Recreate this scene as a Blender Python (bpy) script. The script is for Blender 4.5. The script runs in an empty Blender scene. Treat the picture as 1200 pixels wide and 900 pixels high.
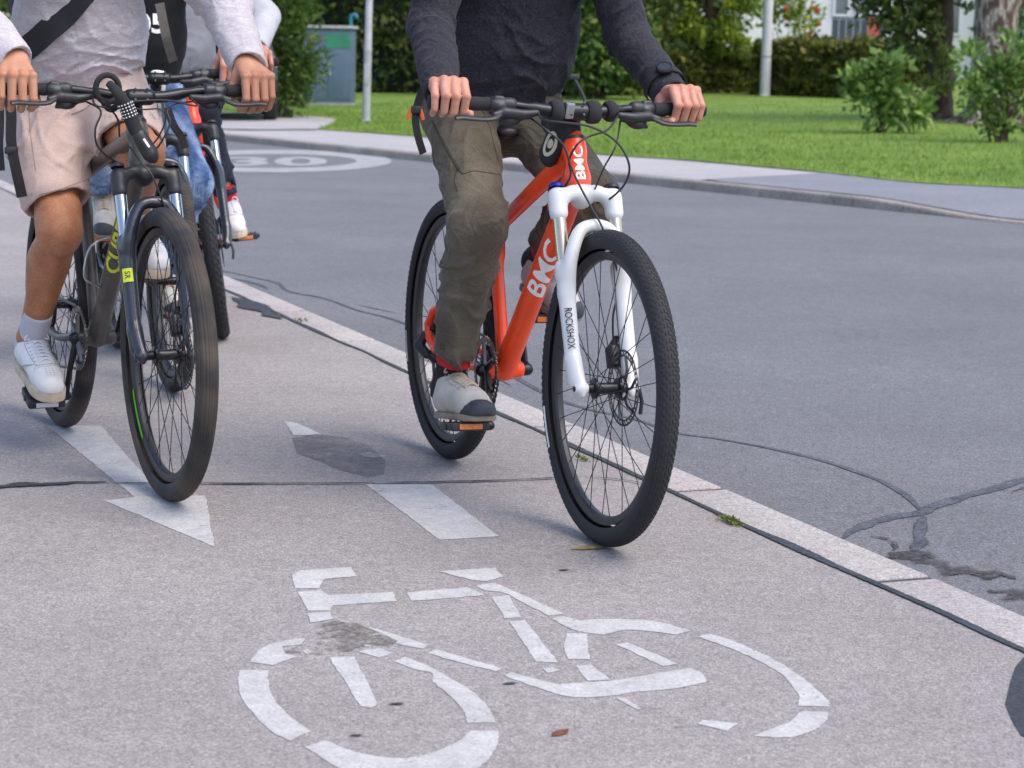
import bpy, bmesh, math, random
import numpy as np
from mathutils import Vector, Matrix

# ------------------------------------------------------------------ scene
SC = bpy.context.scene
COL = SC.collection
rng = np.random.default_rng(7)
random.seed(7)

CAM_H, PITCH, ROLL, FPX = 1.1163, math.radians(8.64), math.radians(1.3), 2492.0

def unproject(px, py):
    """direction (world) through a pixel of the 1200x900 photograph"""
    x, y = px-600, py-450
    c, s = math.cos(ROLL), math.sin(ROLL)
    u, v = x*c+y*s, -x*s+y*c
    F = Vector((0, math.cos(PITCH), -math.sin(PITCH)))
    U = Vector((0, math.sin(PITCH), math.cos(PITCH)))
    return F + Vector((1, 0, 0))*(u/FPX) - U*(v/FPX)

def g(px, py, z=0.0):
    d = unproject(px, py)
    t = (z-CAM_H)/d.z
    return Vector((d.x*t, d.y*t, z))

def at(px, py, Y):
    d = unproject(px, py)
    t = Y/d.y
    return Vector((d.x*t, Y, CAM_H+d.z*t))

def project(p):
    p = Vector(p)
    F = Vector((0, math.cos(PITCH), -math.sin(PITCH)))
    U = Vector((0, math.sin(PITCH), math.cos(PITCH)))
    q = p-Vector((0, 0, CAM_H))
    zc = q.dot(F); u = FPX*q.x/zc; v = -FPX*q.dot(U)/zc
    c, s = math.cos(ROLL), math.sin(ROLL)
    return (600+u*c-v*s, 450+u*s+v*c, zc)

# ------------------------------------------------------------------ object helpers
def tag(o, label=None, cat=None, group=None, kind=None):
    if label: o['label'] = label
    if cat: o['category'] = cat
    if group: o['group'] = group
    if kind: o['kind'] = kind
    return o

def empty(name, M, label, cat, group=None):
    o = bpy.data.objects.new(name, None)
    o.empty_display_size = 0.1
    COL.objects.link(o)
    o.matrix_world = M
    return tag(o, label, cat, group)

class MB:
    """collects vertices and faces, builds ONE mesh object"""
    def __init__(self):
        self.V = []; self.F = []; self.M = []; self.n = 0
    def add(self, verts, faces, mi=0):
        verts = np.asarray(verts, dtype=np.float64).reshape(-1, 3)
        self.V.append(verts)
        n = self.n
        for f in faces:
            self.F.append(tuple(int(i)+n for i in f)); self.M.append(mi)
        self.n += len(verts)
        return self
    def xf(self, M):
        R = np.array(M.to_3x3()); t = np.array(M.translation)
        self.V = [v@R.T+t for v in self.V]
        return self
    def join(self, o, mi=None):
        n = self.n
        self.V += o.V
        self.F += [tuple(i+n for i in f) for f in o.F]
        self.M += o.M if mi is None else [mi]*len(o.M)
        self.n += o.n
        return self
    def build(self, name, mats, parent=None, smooth=True, angle=38):
        me = bpy.data.meshes.new(name)
        V = np.concatenate(self.V) if self.V else np.zeros((0, 3))
        me.from_pydata(V.tolist(), [], self.F)
        return finish(me, name, mats, parent, smooth, angle, self.M)

def finish(me, name, mats, parent=None, smooth=True, angle=38, mi=None):
    if not isinstance(mats, (list, tuple)): mats = [mats]
    for m in mats: me.materials.append(m)
    if mi is not None and len(mats) > 1:
        me.polygons.foreach_set('material_index', np.array(mi, dtype=np.int32))
    if smooth:
        me.shade_smooth()
        if angle: me.set_sharp_from_angle(angle=math.radians(angle))
    me.update()
    o = bpy.data.objects.new(name, me)
    COL.objects.link(o)
    if parent is not None: o.parent = parent
    return o

def np_mesh(V, Q, name, mats, parent=None, smooth=True, angle=None, mi=None):
    """fast quad/tri mesh from arrays"""
    me = bpy.data.meshes.new(name)
    V = np.asarray(V, dtype=np.float32); Q = np.asarray(Q, dtype=np.int32)
    k = Q.shape[1]
    me.vertices.add(len(V)); me.vertices.foreach_set('co', V.ravel())
    me.loops.add(Q.size); me.loops.foreach_set('vertex_index', Q.ravel())
    me.polygons.add(len(Q))
    me.polygons.foreach_set('loop_start', np.arange(0, Q.size, k, dtype=np.int32))
    me.update(calc_edges=True)
    return finish(me, name, mats, parent, smooth, angle, mi)

def nrm(v):
    v = np.asarray(v, float); return v/(np.linalg.norm(v)+1e-12)

def catmull(pts, sub=6, closed=False):
    P = np.asarray(pts, float); n = len(P)
    out = []
    segs = n if closed else n-1
    for i in range(segs):
        if closed: p0, p1, p2, p3 = P[(i-1) % n], P[i], P[(i+1) % n], P[(i+2) % n]
        else:
            p1, p2 = P[i], P[i+1]
            p0 = P[i-1] if i else 2*p1-p2
            p3 = P[i+2] if i+2 < n else 2*p2-p1
        for k in range(sub):
            t = k/sub
            out.append(.5*((2*p1)+(-p0+p2)*t+(2*p0-5*p1+4*p2-p3)*t*t+(-p0+3*p1-3*p2+p3)*t**3))
    if not closed: out.append(P[-1])
    return np.array(out)

def sweep(pts, rad, n=10, up=None, prof=None, caps=True, closed=False, mb=None, mi=0):
    """tube (or profile) swept along points; rad scalar / list; prof list of (a,b) unit profile"""
    P = np.asarray(pts, float); m = len(P)
    R = np.full(m, rad, float) if np.isscalar(rad) else np.interp(np.linspace(0, 1, m), np.linspace(0, 1, len(rad)), rad)
    if prof is None:
        a = np.linspace(0, 2*np.pi, n, endpoint=False)
        prof = np.stack([np.cos(a), np.sin(a)], 1)
    prof = np.asarray(prof, float); k = len(prof)
    if closed: T = np.roll(P, -1, 0)-np.roll(P, 1, 0)
    else: T = np.gradient(P, axis=0)
    T /= np.linalg.norm(T, axis=1)[:, None]+1e-12
    u = np.array(up if up is not None else ((0, 0, 1) if abs(T[0][2]) < .9 else (1, 0, 0)), float)
    V = []
    for i in range(m):
        u = u-T[i]*u.dot(T[i]); u /= np.linalg.norm(u)+1e-12
        w = np.cross(T[i], u)
        V.append(P[i]+(prof[:, :1]*u+prof[:, 1:]*w)*R[i])
    V = np.concatenate(V)
    F = []
    for i in range(m if closed else m-1):
        j = (i+1) % m
        for q in range(k):
            r = (q+1) % k
            F.append((i*k+q, i*k+r, j*k+r, j*k+q))
    if caps and not closed:
        F.append(tuple(range(k-1, -1, -1))); F.append(tuple((m-1)*k+q for q in range(k)))
    mb = mb or MB()
    return mb.add(V, F, mi)

def lathe(prof, origin, axis, n=48, mb=None, mi=0, closed=False, arc=None):
    """prof: list of (radius, offset along axis)"""
    axis = nrm(axis); o = np.asarray(origin, float)
    h = nrm(np.cross(axis, (0, 0, 1) if abs(axis[2]) < .9 else (1, 0, 0))); w = np.cross(axis, h)
    full = arc is None
    A = np.linspace(0, 2*np.pi, n, endpoint=False) if full else np.linspace(arc[0], arc[1], n)
    pr = np.asarray(prof, float); k = len(pr)
    V = []
    for a in A:
        d = h*math.cos(a)+w*math.sin(a)
        V.append(o+pr[:, :1]*d+pr[:, 1:]*axis)
    V = np.concatenate(V); F = []
    for i in range(n if full else n-1):
        j = (i+1) % n
        for q in range(k if closed else k-1):
            r = (q+1) % k
            F.append((i*k+q, j*k+q, j*k+r, i*k+r))
    mb = mb or MB()
    return mb.add(V, F, mi)

def box(c, s, M=None, bev=0.0, seg=2, mb=None, mi=0):
    bm = bmesh.new()
    bmesh.ops.create_cube(bm, size=1.0)
    for v in bm.verts: v.co = Vector((v.co.x*s[0], v.co.y*s[1], v.co.z*s[2]))
    if bev > 0:
        bmesh.ops.bevel(bm, geom=bm.edges[:], offset=min(bev, min(s)*.45), segments=seg, affect='EDGES', profile=.6)
    R = np.array(M.to_3x3()) if M is not None else np.eye(3)
    bm.verts.index_update()
    V = np.array([v.co[:] for v in bm.verts])@R.T+np.asarray(c, float)
    F = [[v.index for v in f.verts] for f in bm.faces]
    bm.free()
    mb = mb or MB()
    return mb.add(V, F, mi)

def prism(poly, z0, z1, M=None, bev=0.0, mb=None, mi=0):
    """2D outline extruded in local z, transformed by M"""
    bm = bmesh.new()
    vs = [bm.verts.new((p[0], p[1], z0)) for p in poly]
    f = bm.faces.new(vs)
    r = bmesh.ops.extrude_face_region(bm, geom=[f])
    for v in [e for e in r['geom'] if isinstance(e, bmesh.types.BMVert)]: v.co.z = z1
    bmesh.ops.recalc_face_normals(bm, faces=bm.faces[:])
    if bev > 0: bmesh.ops.bevel(bm, geom=bm.edges[:], offset=bev, segments=2, affect='EDGES', profile=.6)
    bm.verts.index_update()
    V = np.array([v.co[:] for v in bm.verts])
    F = [[v.index for v in q.verts] for q in bm.faces]
    bm.free()
    if M is not None: V = V@np.array(M.to_3x3()).T+np.array(M.translation)
    mb = mb or MB()
    return mb.add(V, F, mi)

def frame_mat(o, x, y=None, z=None):
    """matrix from origin and x (exact) plus y hint or z hint"""
    x = Vector(x).normalized()
    if y is not None:
        y = Vector(y); y = (y-x*y.dot(x)).normalized(); z = x.cross(y)
    else:
        z = Vector(z); z = (z-x*z.dot(x)).normalized(); y = z.cross(x)
    M = Matrix((x, y, z)).transposed().to_4x4(); M.translation = Vector(o)
    return M

_txt = {}
def text_2d(s, h=1.0, shear=0.0, width=1.0, bold=0.0):
    key = (s, shear, bold)
    if key not in _txt:
        cu = bpy.data.curves.new('lettering', 'FONT'); cu.body = s; cu.shear = shear; cu.offset = bold
        cu.resolution_u = 3
        o = bpy.data.objects.new('lettering', cu)
        me = bpy.data.meshes.new_from_object(o)
        V = np.array([v.co[:] for v in me.vertices]); F = [tuple(p.vertices) for p in me.polygons]
        bpy.data.objects.remove(o); bpy.data.meshes.remove(me); bpy.data.curves.remove(cu)
        V = V[:, :2]; V = V-V.min(0)
        V = V/V[:, 1].max()
        _txt[key] = (V, F)
    V, F = _txt[key]
    return V*np.array([h*width, h]), F

def decal(V2, F, A, B, r, n, mb=None, mi=0, lift=.0007, off=0.0):
    """wrap 2D outline round a tube A->B (V2 x along the tube centred, y around it), normal n; r may be (ra, rb)"""
    A = np.asarray(A, float); B = np.asarray(B, float); L = np.linalg.norm(B-A); d = (B-A)/L
    n = np.asarray(n, float); n = nrm(n-d*n.dot(d)); w = np.cross(n, d)
    V2 = np.asarray(V2, float); V2 = V2-(V2.max(0)+V2.min(0))/2
    ra, rb = (r, r) if np.isscalar(r) else r
    s = L/2+off+V2[:, 0]; rr = ra+(rb-ra)*np.clip(s/L, 0, 1)
    an = V2[:, 1]/rr
    P = A+s[:, None]*d+((rr+lift)*np.cos(an))[:, None]*n+((rr+lift)*np.sin(an))[:, None]*w
    mb = mb or MB()
    return mb.add(P, F, mi)

def fine_text(txt, h, shear, width, bold, L=.005):
    V2, F2 = text_2d(txt, h, shear, width, bold)
    bm = bmesh.new()
    vs = [bm.verts.new((p[0], p[1], 0)) for p in V2]
    for f in F2:
        try: bm.faces.new([vs[i] for i in f])
        except ValueError: pass
    bmesh.ops.triangulate(bm, faces=bm.faces[:])
    for _ in range(5):
        e = [q for q in bm.edges if q.calc_length() > L]
        if not e: break
        bmesh.ops.subdivide_edges(bm, edges=e, cuts=1)
        bmesh.ops.triangulate(bm, faces=bm.faces[:])
    bm.verts.index_update()
    V = np.array([v.co[:2] for v in bm.verts]); F = [[v.index for v in f.verts] for f in bm.faces]
    bm.free()
    return V, F

def project_decal(V2, F, A, B, n, target, lift=.0012, off=0.0):
    """lay a 2D outline on a mesh: x runs A->B (centred), seen from direction n"""
    from mathutils.bvhtree import BVHTree
    me = target.data
    bvh = BVHTree.FromPolygons([v.co for v in me.vertices], [p.vertices for p in me.polygons])
    A = np.asarray(A, float); B = np.asarray(B, float); L = np.linalg.norm(B-A); d = (B-A)/L
    n = np.asarray(n, float); n = nrm(n-d*n.dot(d)); w = np.cross(n, d)
    V2 = np.asarray(V2, float); V2 = V2-(V2.max(0)+V2.min(0))/2
    P = []; nv = Vector(n)
    for x, y in V2:
        o = A+d*(L/2+off+x)+w*y+n*.12
        h = bvh.ray_cast(Vector(o), -nv, .2)
        if h[0] is None: P.append(o-n*.1)
        else: P.append(np.array(h[0])+(n*.4+np.array(h[1])*.6)*lift)
    mb = MB(); return mb.add(P, F)

_bvh = {}
def bvh_of(obj):
    from mathutils.bvhtree import BVHTree
    if obj.name not in _bvh:
        _bvh[obj.name] = BVHTree.FromPolygons([v.co for v in obj.data.vertices], [p.vertices for p in obj.data.polygons])
    return _bvh[obj.name]
def surf(M, obj, px, py, lift=.0):
    """point of an object's own surface seen at a pixel, in its own axes"""
    Mi = M.inverted(); o = Mi @ Vector((0, 0, CAM_H)); d = (Mi.to_3x3() @ unproject(px, py)).normalized()
    h = bvh_of(obj).ray_cast(o, d)
    if h[0] is None: return None
    return np.array(h[0])+np.array(h[1])*lift

# ------------------------------------------------------------------ signed distance meshing
def vnoise(P, seed=0):
    """smooth value noise, P (n,3) -> -1..1"""
    Pi = np.floor(P).astype(np.int64); f = (P-Pi).astype(np.float32); f = f*f*(3-2*f)
    def hsh(a, b, c):
        x = (a*374761393+b*668265263+c*2147483647+seed*1274126177) & 0xFFFFFFFF
        x = ((x ^ (x >> 13))*1274126177) & 0xFFFFFFFF
        return ((x ^ (x >> 16)) & 0xFFFF).astype(np.float32)/32767.5-1
    o = 0
    for dx in (0, 1):
        wx = f[:, 0] if dx else 1-f[:, 0]
        for dy in (0, 1):
            wy = f[:, 1] if dy else 1-f[:, 1]
            for dz in (0, 1):
                wz = f[:, 2] if dz else 1-f[:, 2]
                o = o+wx*wy*wz*hsh(Pi[:, 0]+dx, Pi[:, 1]+dy, Pi[:, 2]+dz)
    return o

class SDF:
    def __init__(self): self.p = []
    def cap(self, a, b, ra, rb=None, k=.01, sq=None, op='u'):
        """tapered capsule; sq=(dir, s) squashes the section along dir by dividing by s"""
        self.p.append(('c', np.asarray(a, float), np.asarray(b, float), ra, rb if rb is not None else ra, k, sq, op)); return self
    def chain(self, pts, rad, k=.01, sq=None, op='u'):
        self.p.append(('C', np.asarray(pts, float), np.asarray(rad, float), None, None, k, sq, op))
        return self
    def ell(self, c, r, k=.01, M=None, op='u'):
        self.p.append(('e', np.asarray(c, float), np.asarray(r, float), np.array(M.to_3x3()) if M is not None else np.eye(3), None, k, None, op)); return self
    def box(self, c, s, k=.01, M=None, rd=.003, op='u'):
        self.p.append(('b', np.asarray(c, float), np.asarray(s, float)/2, np.array(M.to_3x3()) if M is not None else np.eye(3), rd, k, None, op)); return self
    def plane(self, c, n, k=.002):
        """cut away everything on the side n points to"""
        self.p.append(('h', np.asarray(c, float), nrm(n), None, None, k, None, 'i')); return self
    def bounds(self):
        lo = np.full(3, 1e9); hi = -lo
        for q in self.p:
            if q[7] != 'u': continue
            if q[0] == 'c':
                R = max(q[3], q[4])*(max(1.0, 1/q[6][1]) if q[6] else 1)
                lo = np.minimum(lo, np.minimum(q[1], q[2])-R); hi = np.maximum(hi, np.maximum(q[1], q[2])+R)
            elif q[0] == 'C':
                R = q[2].max()*(max(1.0, 1/q[6][1]) if q[6] else 1)
                lo = np.minimum(lo, q[1].min(0)-R); hi = np.maximum(hi, q[1].max(0)+R)
            elif q[0] == 'e': lo = np.minimum(lo, q[1]-q[2].max()); hi = np.maximum(hi, q[1]+q[2].max())
            else:
                R = np.linalg.norm(q[2])+q[4]; lo = np.minimum(lo, q[1]-R); hi = np.maximum(hi, q[1]+R)
        return lo, hi
    def ev(self, P):
        d = np.full(len(P), 1e3, np.float32)
        for q in self.p:
            t, k, op = q[0], q[5], q[7]
            if t == 'c':
                a, b, ra, rb = q[1:5]; ab = (b-a).astype(np.float32); w = P-a.astype(np.float32)
                h = np.clip(w@ab/(ab@ab+1e-12), 0, 1); w = w-h[:, None]*ab
                if q[6]:
                    dr, s = q[6]; dr = nrm(dr).astype(np.float32); c = w@dr; w = w+np.outer(c*(s-1), dr)
                e = np.sqrt((w*w).sum(1))-(ra+(rb-ra)*h)
            elif t == 'C':
                e = np.full(len(P), 1e3, np.float32)
                for i in range(len(q[1])-1):
                    a, b = q[1][i].astype(np.float32), q[1][i+1].astype(np.float32); ra, rb = q[2][i], q[2][i+1]
                    ab = b-a; w = P-a
                    h = np.clip(w@ab/(ab@ab+1e-12), 0, 1); w = w-h[:, None]*ab
                    if q[6]:
                        dr, sc = q[6]; dr = nrm(dr).astype(np.float32); w = w+np.outer((w@dr)*(sc-1), dr)
                    e = np.minimum(e, np.sqrt((w*w).sum(1))-(ra+(rb-ra)*h))
            elif t == 'e':
                w = (P-q[1].astype(np.float32))@q[3].astype(np.float32)/q[2].astype(np.float32)
                l = np.sqrt((w*w).sum(1)); l2 = np.sqrt(((w/q[2].astype(np.float32))**2).sum(1))
                e = l*(l-1)/(l2+1e-9)
            elif t == 'b':
                w = np.abs((P-q[1].astype(np.float32))@q[3].astype(np.float32))-(q[2]-q[4]).astype(np.float32)
                e = np.sqrt((np.maximum(w, 0)**2).sum(1))+np.minimum(w.max(1), 0)-q[4]
            else:
                e = ((P-q[1].astype(np.float32))@q[2].astype(np.float32))
            if op == 'u':
                h = np.maximum(k-np.abs(d-e), 0)/k; d = np.minimum(d, e)-h*h*k*.25
            else:
                if op == 's': e = -e
                h = np.maximum(k-np.abs(d-e), 0)/k; d = np.maximum(d, e)+h*h*k*.25
        return d
    def mesh(self, h, name, mats, parent=None, disp=None, relax=1, band=.03):
        V, Q = self.arrays(h, disp, relax, band)
        return np_mesh(V, Q, name, mats, parent)
    def arrays(self, h, disp=None, relax=1, band=.03):
        lo, hi = self.bounds(); lo = lo-3*h-.012; hi = hi+3*h+.012
        n = np.ceil((hi-lo)/h).astype(int)+1
        # coarse pass finds the blocks near the surface, the fine pass only fills those
        B = 8
        nb = np.ceil(n/B).astype(int)
        n = nb*B+1
        cx, cy, cz = [lo[i]+(np.arange(nb[i])+.5)*B*h for i in range(3)]
        C = np.stack(np.meshgrid(cx, cy, cz, indexing='ij'), -1).reshape(-1, 3).astype(np.float32)
        dc = self.ev(C)
        near = np.abs(dc) < B*h*1.6+band
        F = np.where(dc < 0, -1.0, 1.0).astype(np.float32).reshape(nb)
        F = np.repeat(np.repeat(np.repeat(F, B, 0), B, 1), B, 2)
        F = np.pad(F, ((0, 1),)*3, mode='edge')
        idx = np.argwhere(near.reshape(nb))
        o = np.stack(np.meshgrid(*[np.arange(B+1)]*3, indexing='ij'), -1).reshape(-1, 3)
        step = max(1, 400000//len(o))
        for s in range(0, len(idx), step):
            I = (idx[s:s+step, None, :]*B+o[None]).reshape(-1, 3)
            P = (lo+I*h).astype(np.float32)
            d = self.ev(P)
            if disp is not None:
                m = np.abs(d) < band
                if m.any(): d[m] -= disp(P[m])
            F[I[:, 0], I[:, 1], I[:, 2]] = d
        V, Q = surface_nets(F)
        V = relax_mesh(V, Q, relax)
        return lo+V*h, Q

def surface_nets(F):
    s = F < 0
    nx, ny, nz = F.shape
    c = [s[i:nx-1+i, j:ny-1+j, k:nz-1+k] for i in (0, 1) for j in (0, 1) for k in (0, 1)]
    al = c[0].copy(); an = c[0].copy()
    for q in c[1:]: al &= q; an |= q
    act = an & ~al
    I = np.argwhere(act)
    idm = np.full(act.shape, -1, np.int32); idm[act] = np.arange(len(I), dtype=np.int32)
    S = np.zeros((len(I), 3)); N = np.zeros(len(I))
    co = [(i, j, k) for i in (0, 1) for j in (0, 1) for k in (0, 1)]
    val = [F[I[:, 0]+a, I[:, 1]+b, I[:, 2]+d] for a, b, d in co]
    for x in range(8):
        for y in range(x+1, 8):
            if sum(abs(co[x][t]-co[y][t]) for t in range(3)) != 1: continue
            v0, v1 = val[x], val[y]; m = (v0 < 0) != (v1 < 0)
            t = np.where(m, v0/(v0-v1+1e-20*(~m)), 0)
            p = np.array(co[x])+t[:, None]*(np.array(co[y])-np.array(co[x]))
            S[m] += p[m]; N[m] += 1
    V = I+S/N[:, None]
    Q = []
    for ax in range(3):
        a, b = [(1, 2), (2, 0), (0, 1)][ax]
        sl0 = [slice(None)]*3; sl1 = [slice(None)]*3; sl0[ax] = slice(0, -1); sl1[ax] = slice(1, None)
        s0, s1 = s[tuple(sl0)], s[tuple(sl1)]
        E = np.argwhere(s0 != s1)
        ok = (E[:, a] > 0) & (E[:, b] > 0) & (E[:, a] < F.shape[a]-1) & (E[:, b] < F.shape[b]-1)
        E = E[ok]
        ea = np.zeros(3, int); eb = np.zeros(3, int); ea[a] = 1; eb[b] = 1
        q = np.stack([idm[tuple((E-ea-eb).T)], idm[tuple((E-eb).T)], idm[tuple(E.T)], idm[tuple((E-ea).T)]], 1)
        fl = ~s0[tuple(E.T)]
        q[fl] = q[fl][:, ::-1]
        Q.append(q)
    Q = np.concatenate(Q)
    return V, Q[(Q >= 0).all(1)]

def relax_mesh(V, Q, it=1, w=.5):
    for _ in range(it):
        S = np.zeros_like(V); N = np.zeros(len(V))
        for i in range(4):
            a, b = Q[:, i], Q[:, (i+1) % 4]
            np.add.at(S, a, V[b]); np.add.at(S, b, V[a]); np.add.at(N, a, 1); np.add.at(N, b, 1)
        V = V*(1-w)+w*S/np.maximum(N, 1)[:, None]
    return V

# ------------------------------------------------------------------ materials
MATS = {}
def mat(name, col, rough=.6, metal=0.0, var=.12, vscale=18., bump=0.0, bscale=200., spec=.5, coat=0.0, sheen=0.0,
        stretch=None, sss=0.0, col2=None, thr=(.4, .6), vdetail=4., transl=0.0, bdist=.002, speck=None, wrinkle=None):
    if name in MATS: return MATS[name]
    m = bpy.data.materials.new(name); m.use_nodes = True
    nt = m.node_tree; N = nt.nodes; L = nt.links
    b = N['Principled BSDF']
    b.inputs['Roughness'].default_value = rough; b.inputs['Metallic'].default_value = metal
    b.inputs['Specular IOR Level'].default_value = spec
    b.inputs['Coat Weight'].default_value = coat; b.inputs['Coat Roughness'].default_value = .08
    b.inputs['Sheen Weight'].default_value = sheen; b.inputs['Sheen Roughness'].default_value = .5
    if sss:
        b.inputs['Subsurface Weight'].default_value = sss; b.inputs['Subsurface Radius'].default_value = (.012, .005, .003)
        b.inputs['Subsurface Scale'].default_value = .6
    tc = N.new('ShaderNodeTexCoord'); vec = tc.outputs['Object']
    if stretch:
        mp = N.new('ShaderNodeMapping'); mp.inputs['Scale'].default_value = stretch; L.new(vec, mp.inputs['Vector']); vec2 = mp.outputs['Vector']
    else: vec2 = vec
    n1 = N.new('ShaderNodeTexNoise'); n1.inputs['Scale'].default_value = vscale; n1.inputs['Detail'].default_value = vdetail
    L.new(vec2, n1.inputs['Vector'])
    cr = N.new('ShaderNodeValToRGB')
    if col2 is None:
        c0 = [max(0, c*(1-var)) for c in col]; c1 = [min(1, c*(1+var)) for c in col]
        cr.color_ramp.elements[0].position = .3; cr.color_ramp.elements[1].position = .7
    else:
        c0, c1 = col, col2
        cr.color_ramp.elements[0].position = thr[0]; cr.color_ramp.elements[1].position = thr[1]
    cr.color_ramp.elements[0].color = (*c0, 1); cr.color_ramp.elements[1].color = (*c1, 1)
    L.new(n1.outputs['Fac'], cr.inputs['Fac'])
    out = cr.outputs['Color']
    if speck:
        n3 = N.new('ShaderNodeTexNoise'); n3.inputs['Scale'].default_value = speck[0]; n3.inputs['Detail'].default_value = 2
        L.new(vec2, n3.inputs['Vector'])
        mr = N.new('ShaderNodeMapRange'); mr.inputs['From Min'].default_value = .3; mr.inputs['From Max'].default_value = .7
        mr.inputs['To Min'].default_value = 1-speck[1]; mr.inputs['To Max'].default_value = 1+speck[1]
        L.new(n3.outputs['Fac'], mr.inputs['Value'])
        mx = N.new('ShaderNodeMix'); mx.data_type = 'RGBA'; mx.blend_type = 'MULTIPLY'; mx.inputs['Factor'].default_value = 1
        L.new(out, mx.inputs['A']); L.new(mr.outputs['Result'], mx.inputs['B']); out = mx.outputs['Result']
    L.new(out, b.inputs['Base Color'])
    # roughness breakup
    mr2 = N.new('ShaderNodeMapRange'); mr2.inputs['To Min'].default_value = max(.02, rough-.08); mr2.inputs['To Max'].default_value = min(1, rough+.1)
    L.new(n1.outputs['Fac'], mr2.inputs['Value']); L.new(mr2.outputs['Result'], b.inputs['Roughness'])
    if bump:
        n2 = N.new('ShaderNodeTexNoise'); n2.inputs['Scale'].default_value = bscale; n2.inputs['Detail'].default_value = 3
        L.new(vec2, n2.inputs['Vector'])
        bp = N.new('ShaderNodeBump'); bp.inputs['Strength'].default_value = bump; bp.inputs['Distance'].default_value = bdist
        L.new(n2.outputs['Fac'], bp.inputs['Height']); L.new(bp.outputs['Normal'], b.inputs['Normal'])
        if wrinkle:
            n4 = N.new('ShaderNodeTexNoise'); n4.inputs['Scale'].default_value = wrinkle[0]; n4.inputs['Detail'].default_value = 3; n4.inputs['Distortion'].default_value = 1.4; n4.inputs['Roughness'].default_value = .45
            L.new(vec, n4.inputs['Vector'])
            ab = N.new('ShaderNodeMath'); ab.operation = 'SUBTRACT'; ab.inputs[1].default_value = .5; L.new(n4.outputs['Fac'], ab.inputs[0])
            a2 = N.new('ShaderNodeMath'); a2.operation = 'ABSOLUTE'; L.new(ab.outputs['Value'], a2.inputs[0])
            b2 = N.new('ShaderNodeBump'); b2.inputs['Strength'].default_value = wrinkle[2]; b2.inputs['Distance'].default_value = wrinkle[1]; b2.invert = True
            L.new(a2.outputs['Value'], b2.inputs['Height']); L.new(b2.outputs['Normal'], bp.inputs['Normal'])
    if transl:
        tr = N.new('ShaderNodeBsdfTranslucent'); L.new(out, tr.inputs['Color'])
        mxs = N.new('ShaderNodeMixShader'); mxs.inputs['Fac'].default_value = transl
        L.new(b.outputs['BSDF'], mxs.inputs[1]); L.new(tr.outputs['BSDF'], mxs.inputs[2])
        L.new(mxs.outputs['Shader'], N['Material Output'].inputs['Surface'])
    MATS[name] = m
    return m
# ================================================================== bicycles
RUB = mat('rubber', (.021, .0215, .024), .8, var=.2, vscale=30, bump=.25, bscale=160)
RUB_DUST = mat('dusty_rubber', (.016, .016, .018), .82, vscale=9, col2=(.085, .066, .05), thr=(.36, .72), bump=.25, bscale=160)
BLACK = mat('black_plastic', (.019, .019, .022), .42, var=.2, bump=.08, bscale=300)
BLKMET = mat('black_anodised', (.016, .017, .02), .3, metal=.4, var=.2)
SOFT = mat('black_foam', (.021, .021, .023), .9, var=.25, bump=.4, bscale=350)
STEEL = mat('steel', (.55, .55, .56), .28, metal=1, var=.08)
DKSTEEL = mat('dark_steel', (.14, .135, .13), .38, metal=1, var=.2)
GOLD = mat('stanchion_gold', (.62, .5, .36), .16, metal=1, var=.05)
CHROME = mat('stanchion_chrome', (.42, .44, .47), .12, metal=1, var=.04)
WHITE = mat('white_paint', (.62, .62, .63), .3, var=.03, coat=.4)
DECALW = mat('white_lettering', (.85, .84, .82), .4, var=.03)
DECALK = mat('black_lettering', (.01, .01, .012), .45, var=.1)
ORANGE = mat('orange_red_paint', (.88, .06, .006), .32, var=.06, coat=.3, spec=.4)
BLUEAN = mat('blue_anodised', (.01, .03, .3), .3, metal=.6, var=.1)
AMBER = mat('amber_reflector', (.75, .2, .04), .25, var=.15, vscale=200)
GREYP = mat('grey_brown_paint', (.05, .045, .04), .42, vscale=14, col2=(.12, .10, .082), thr=(.4, .75), coat=.2)
NAVYK = mat('blue_black_paint', (.012, .016, .026), .3, var=.15, coat=.5)
YELL = mat('yellow_lettering', (.62, .66, .02), .4, var=.05)
GREENL = mat('green_lettering', (.16, .6, .03), .4, var=.05)
BEIGE = mat('beige_lettering', (.5, .45, .36), .5, var=.05)
DARKFR = mat('dark_frame_paint', (.02, .022, .026), .35, var=.1, coat=.4)
SPOKE = mat('spoke_black', (.012, .012, .013), .4, metal=.5, var=.1)
REDL = mat('red_lettering', (.6, .03, .04), .4, var=.05)

def bike_matrix(F, R, lean=0.0):
    """origin on the ground under the rear axle, x forward, y to the rider's left"""
    x = Vector((F.x-R.x, F.y-R.y, 0)).normalized(); z = Vector((0, 0, 1)); y = z.cross(x)
    M = Matrix((x, y, z)).transposed().to_4x4(); M.translation = Vector((R.x, R.y, 0))
    return M @ Matrix.Rotation(lean, 4, 'X')

def px2loc(M, px, py, x):
    """point of the bicycle's own plane x = const that is seen at a pixel"""
    Mi = M.inverted(); o = Mi @ Vector((0, 0, CAM_H)); d = Mi.to_3x3() @ unproject(px, py)
    t = (x-o.x)/d.x
    return np.array(o+d*t)

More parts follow.
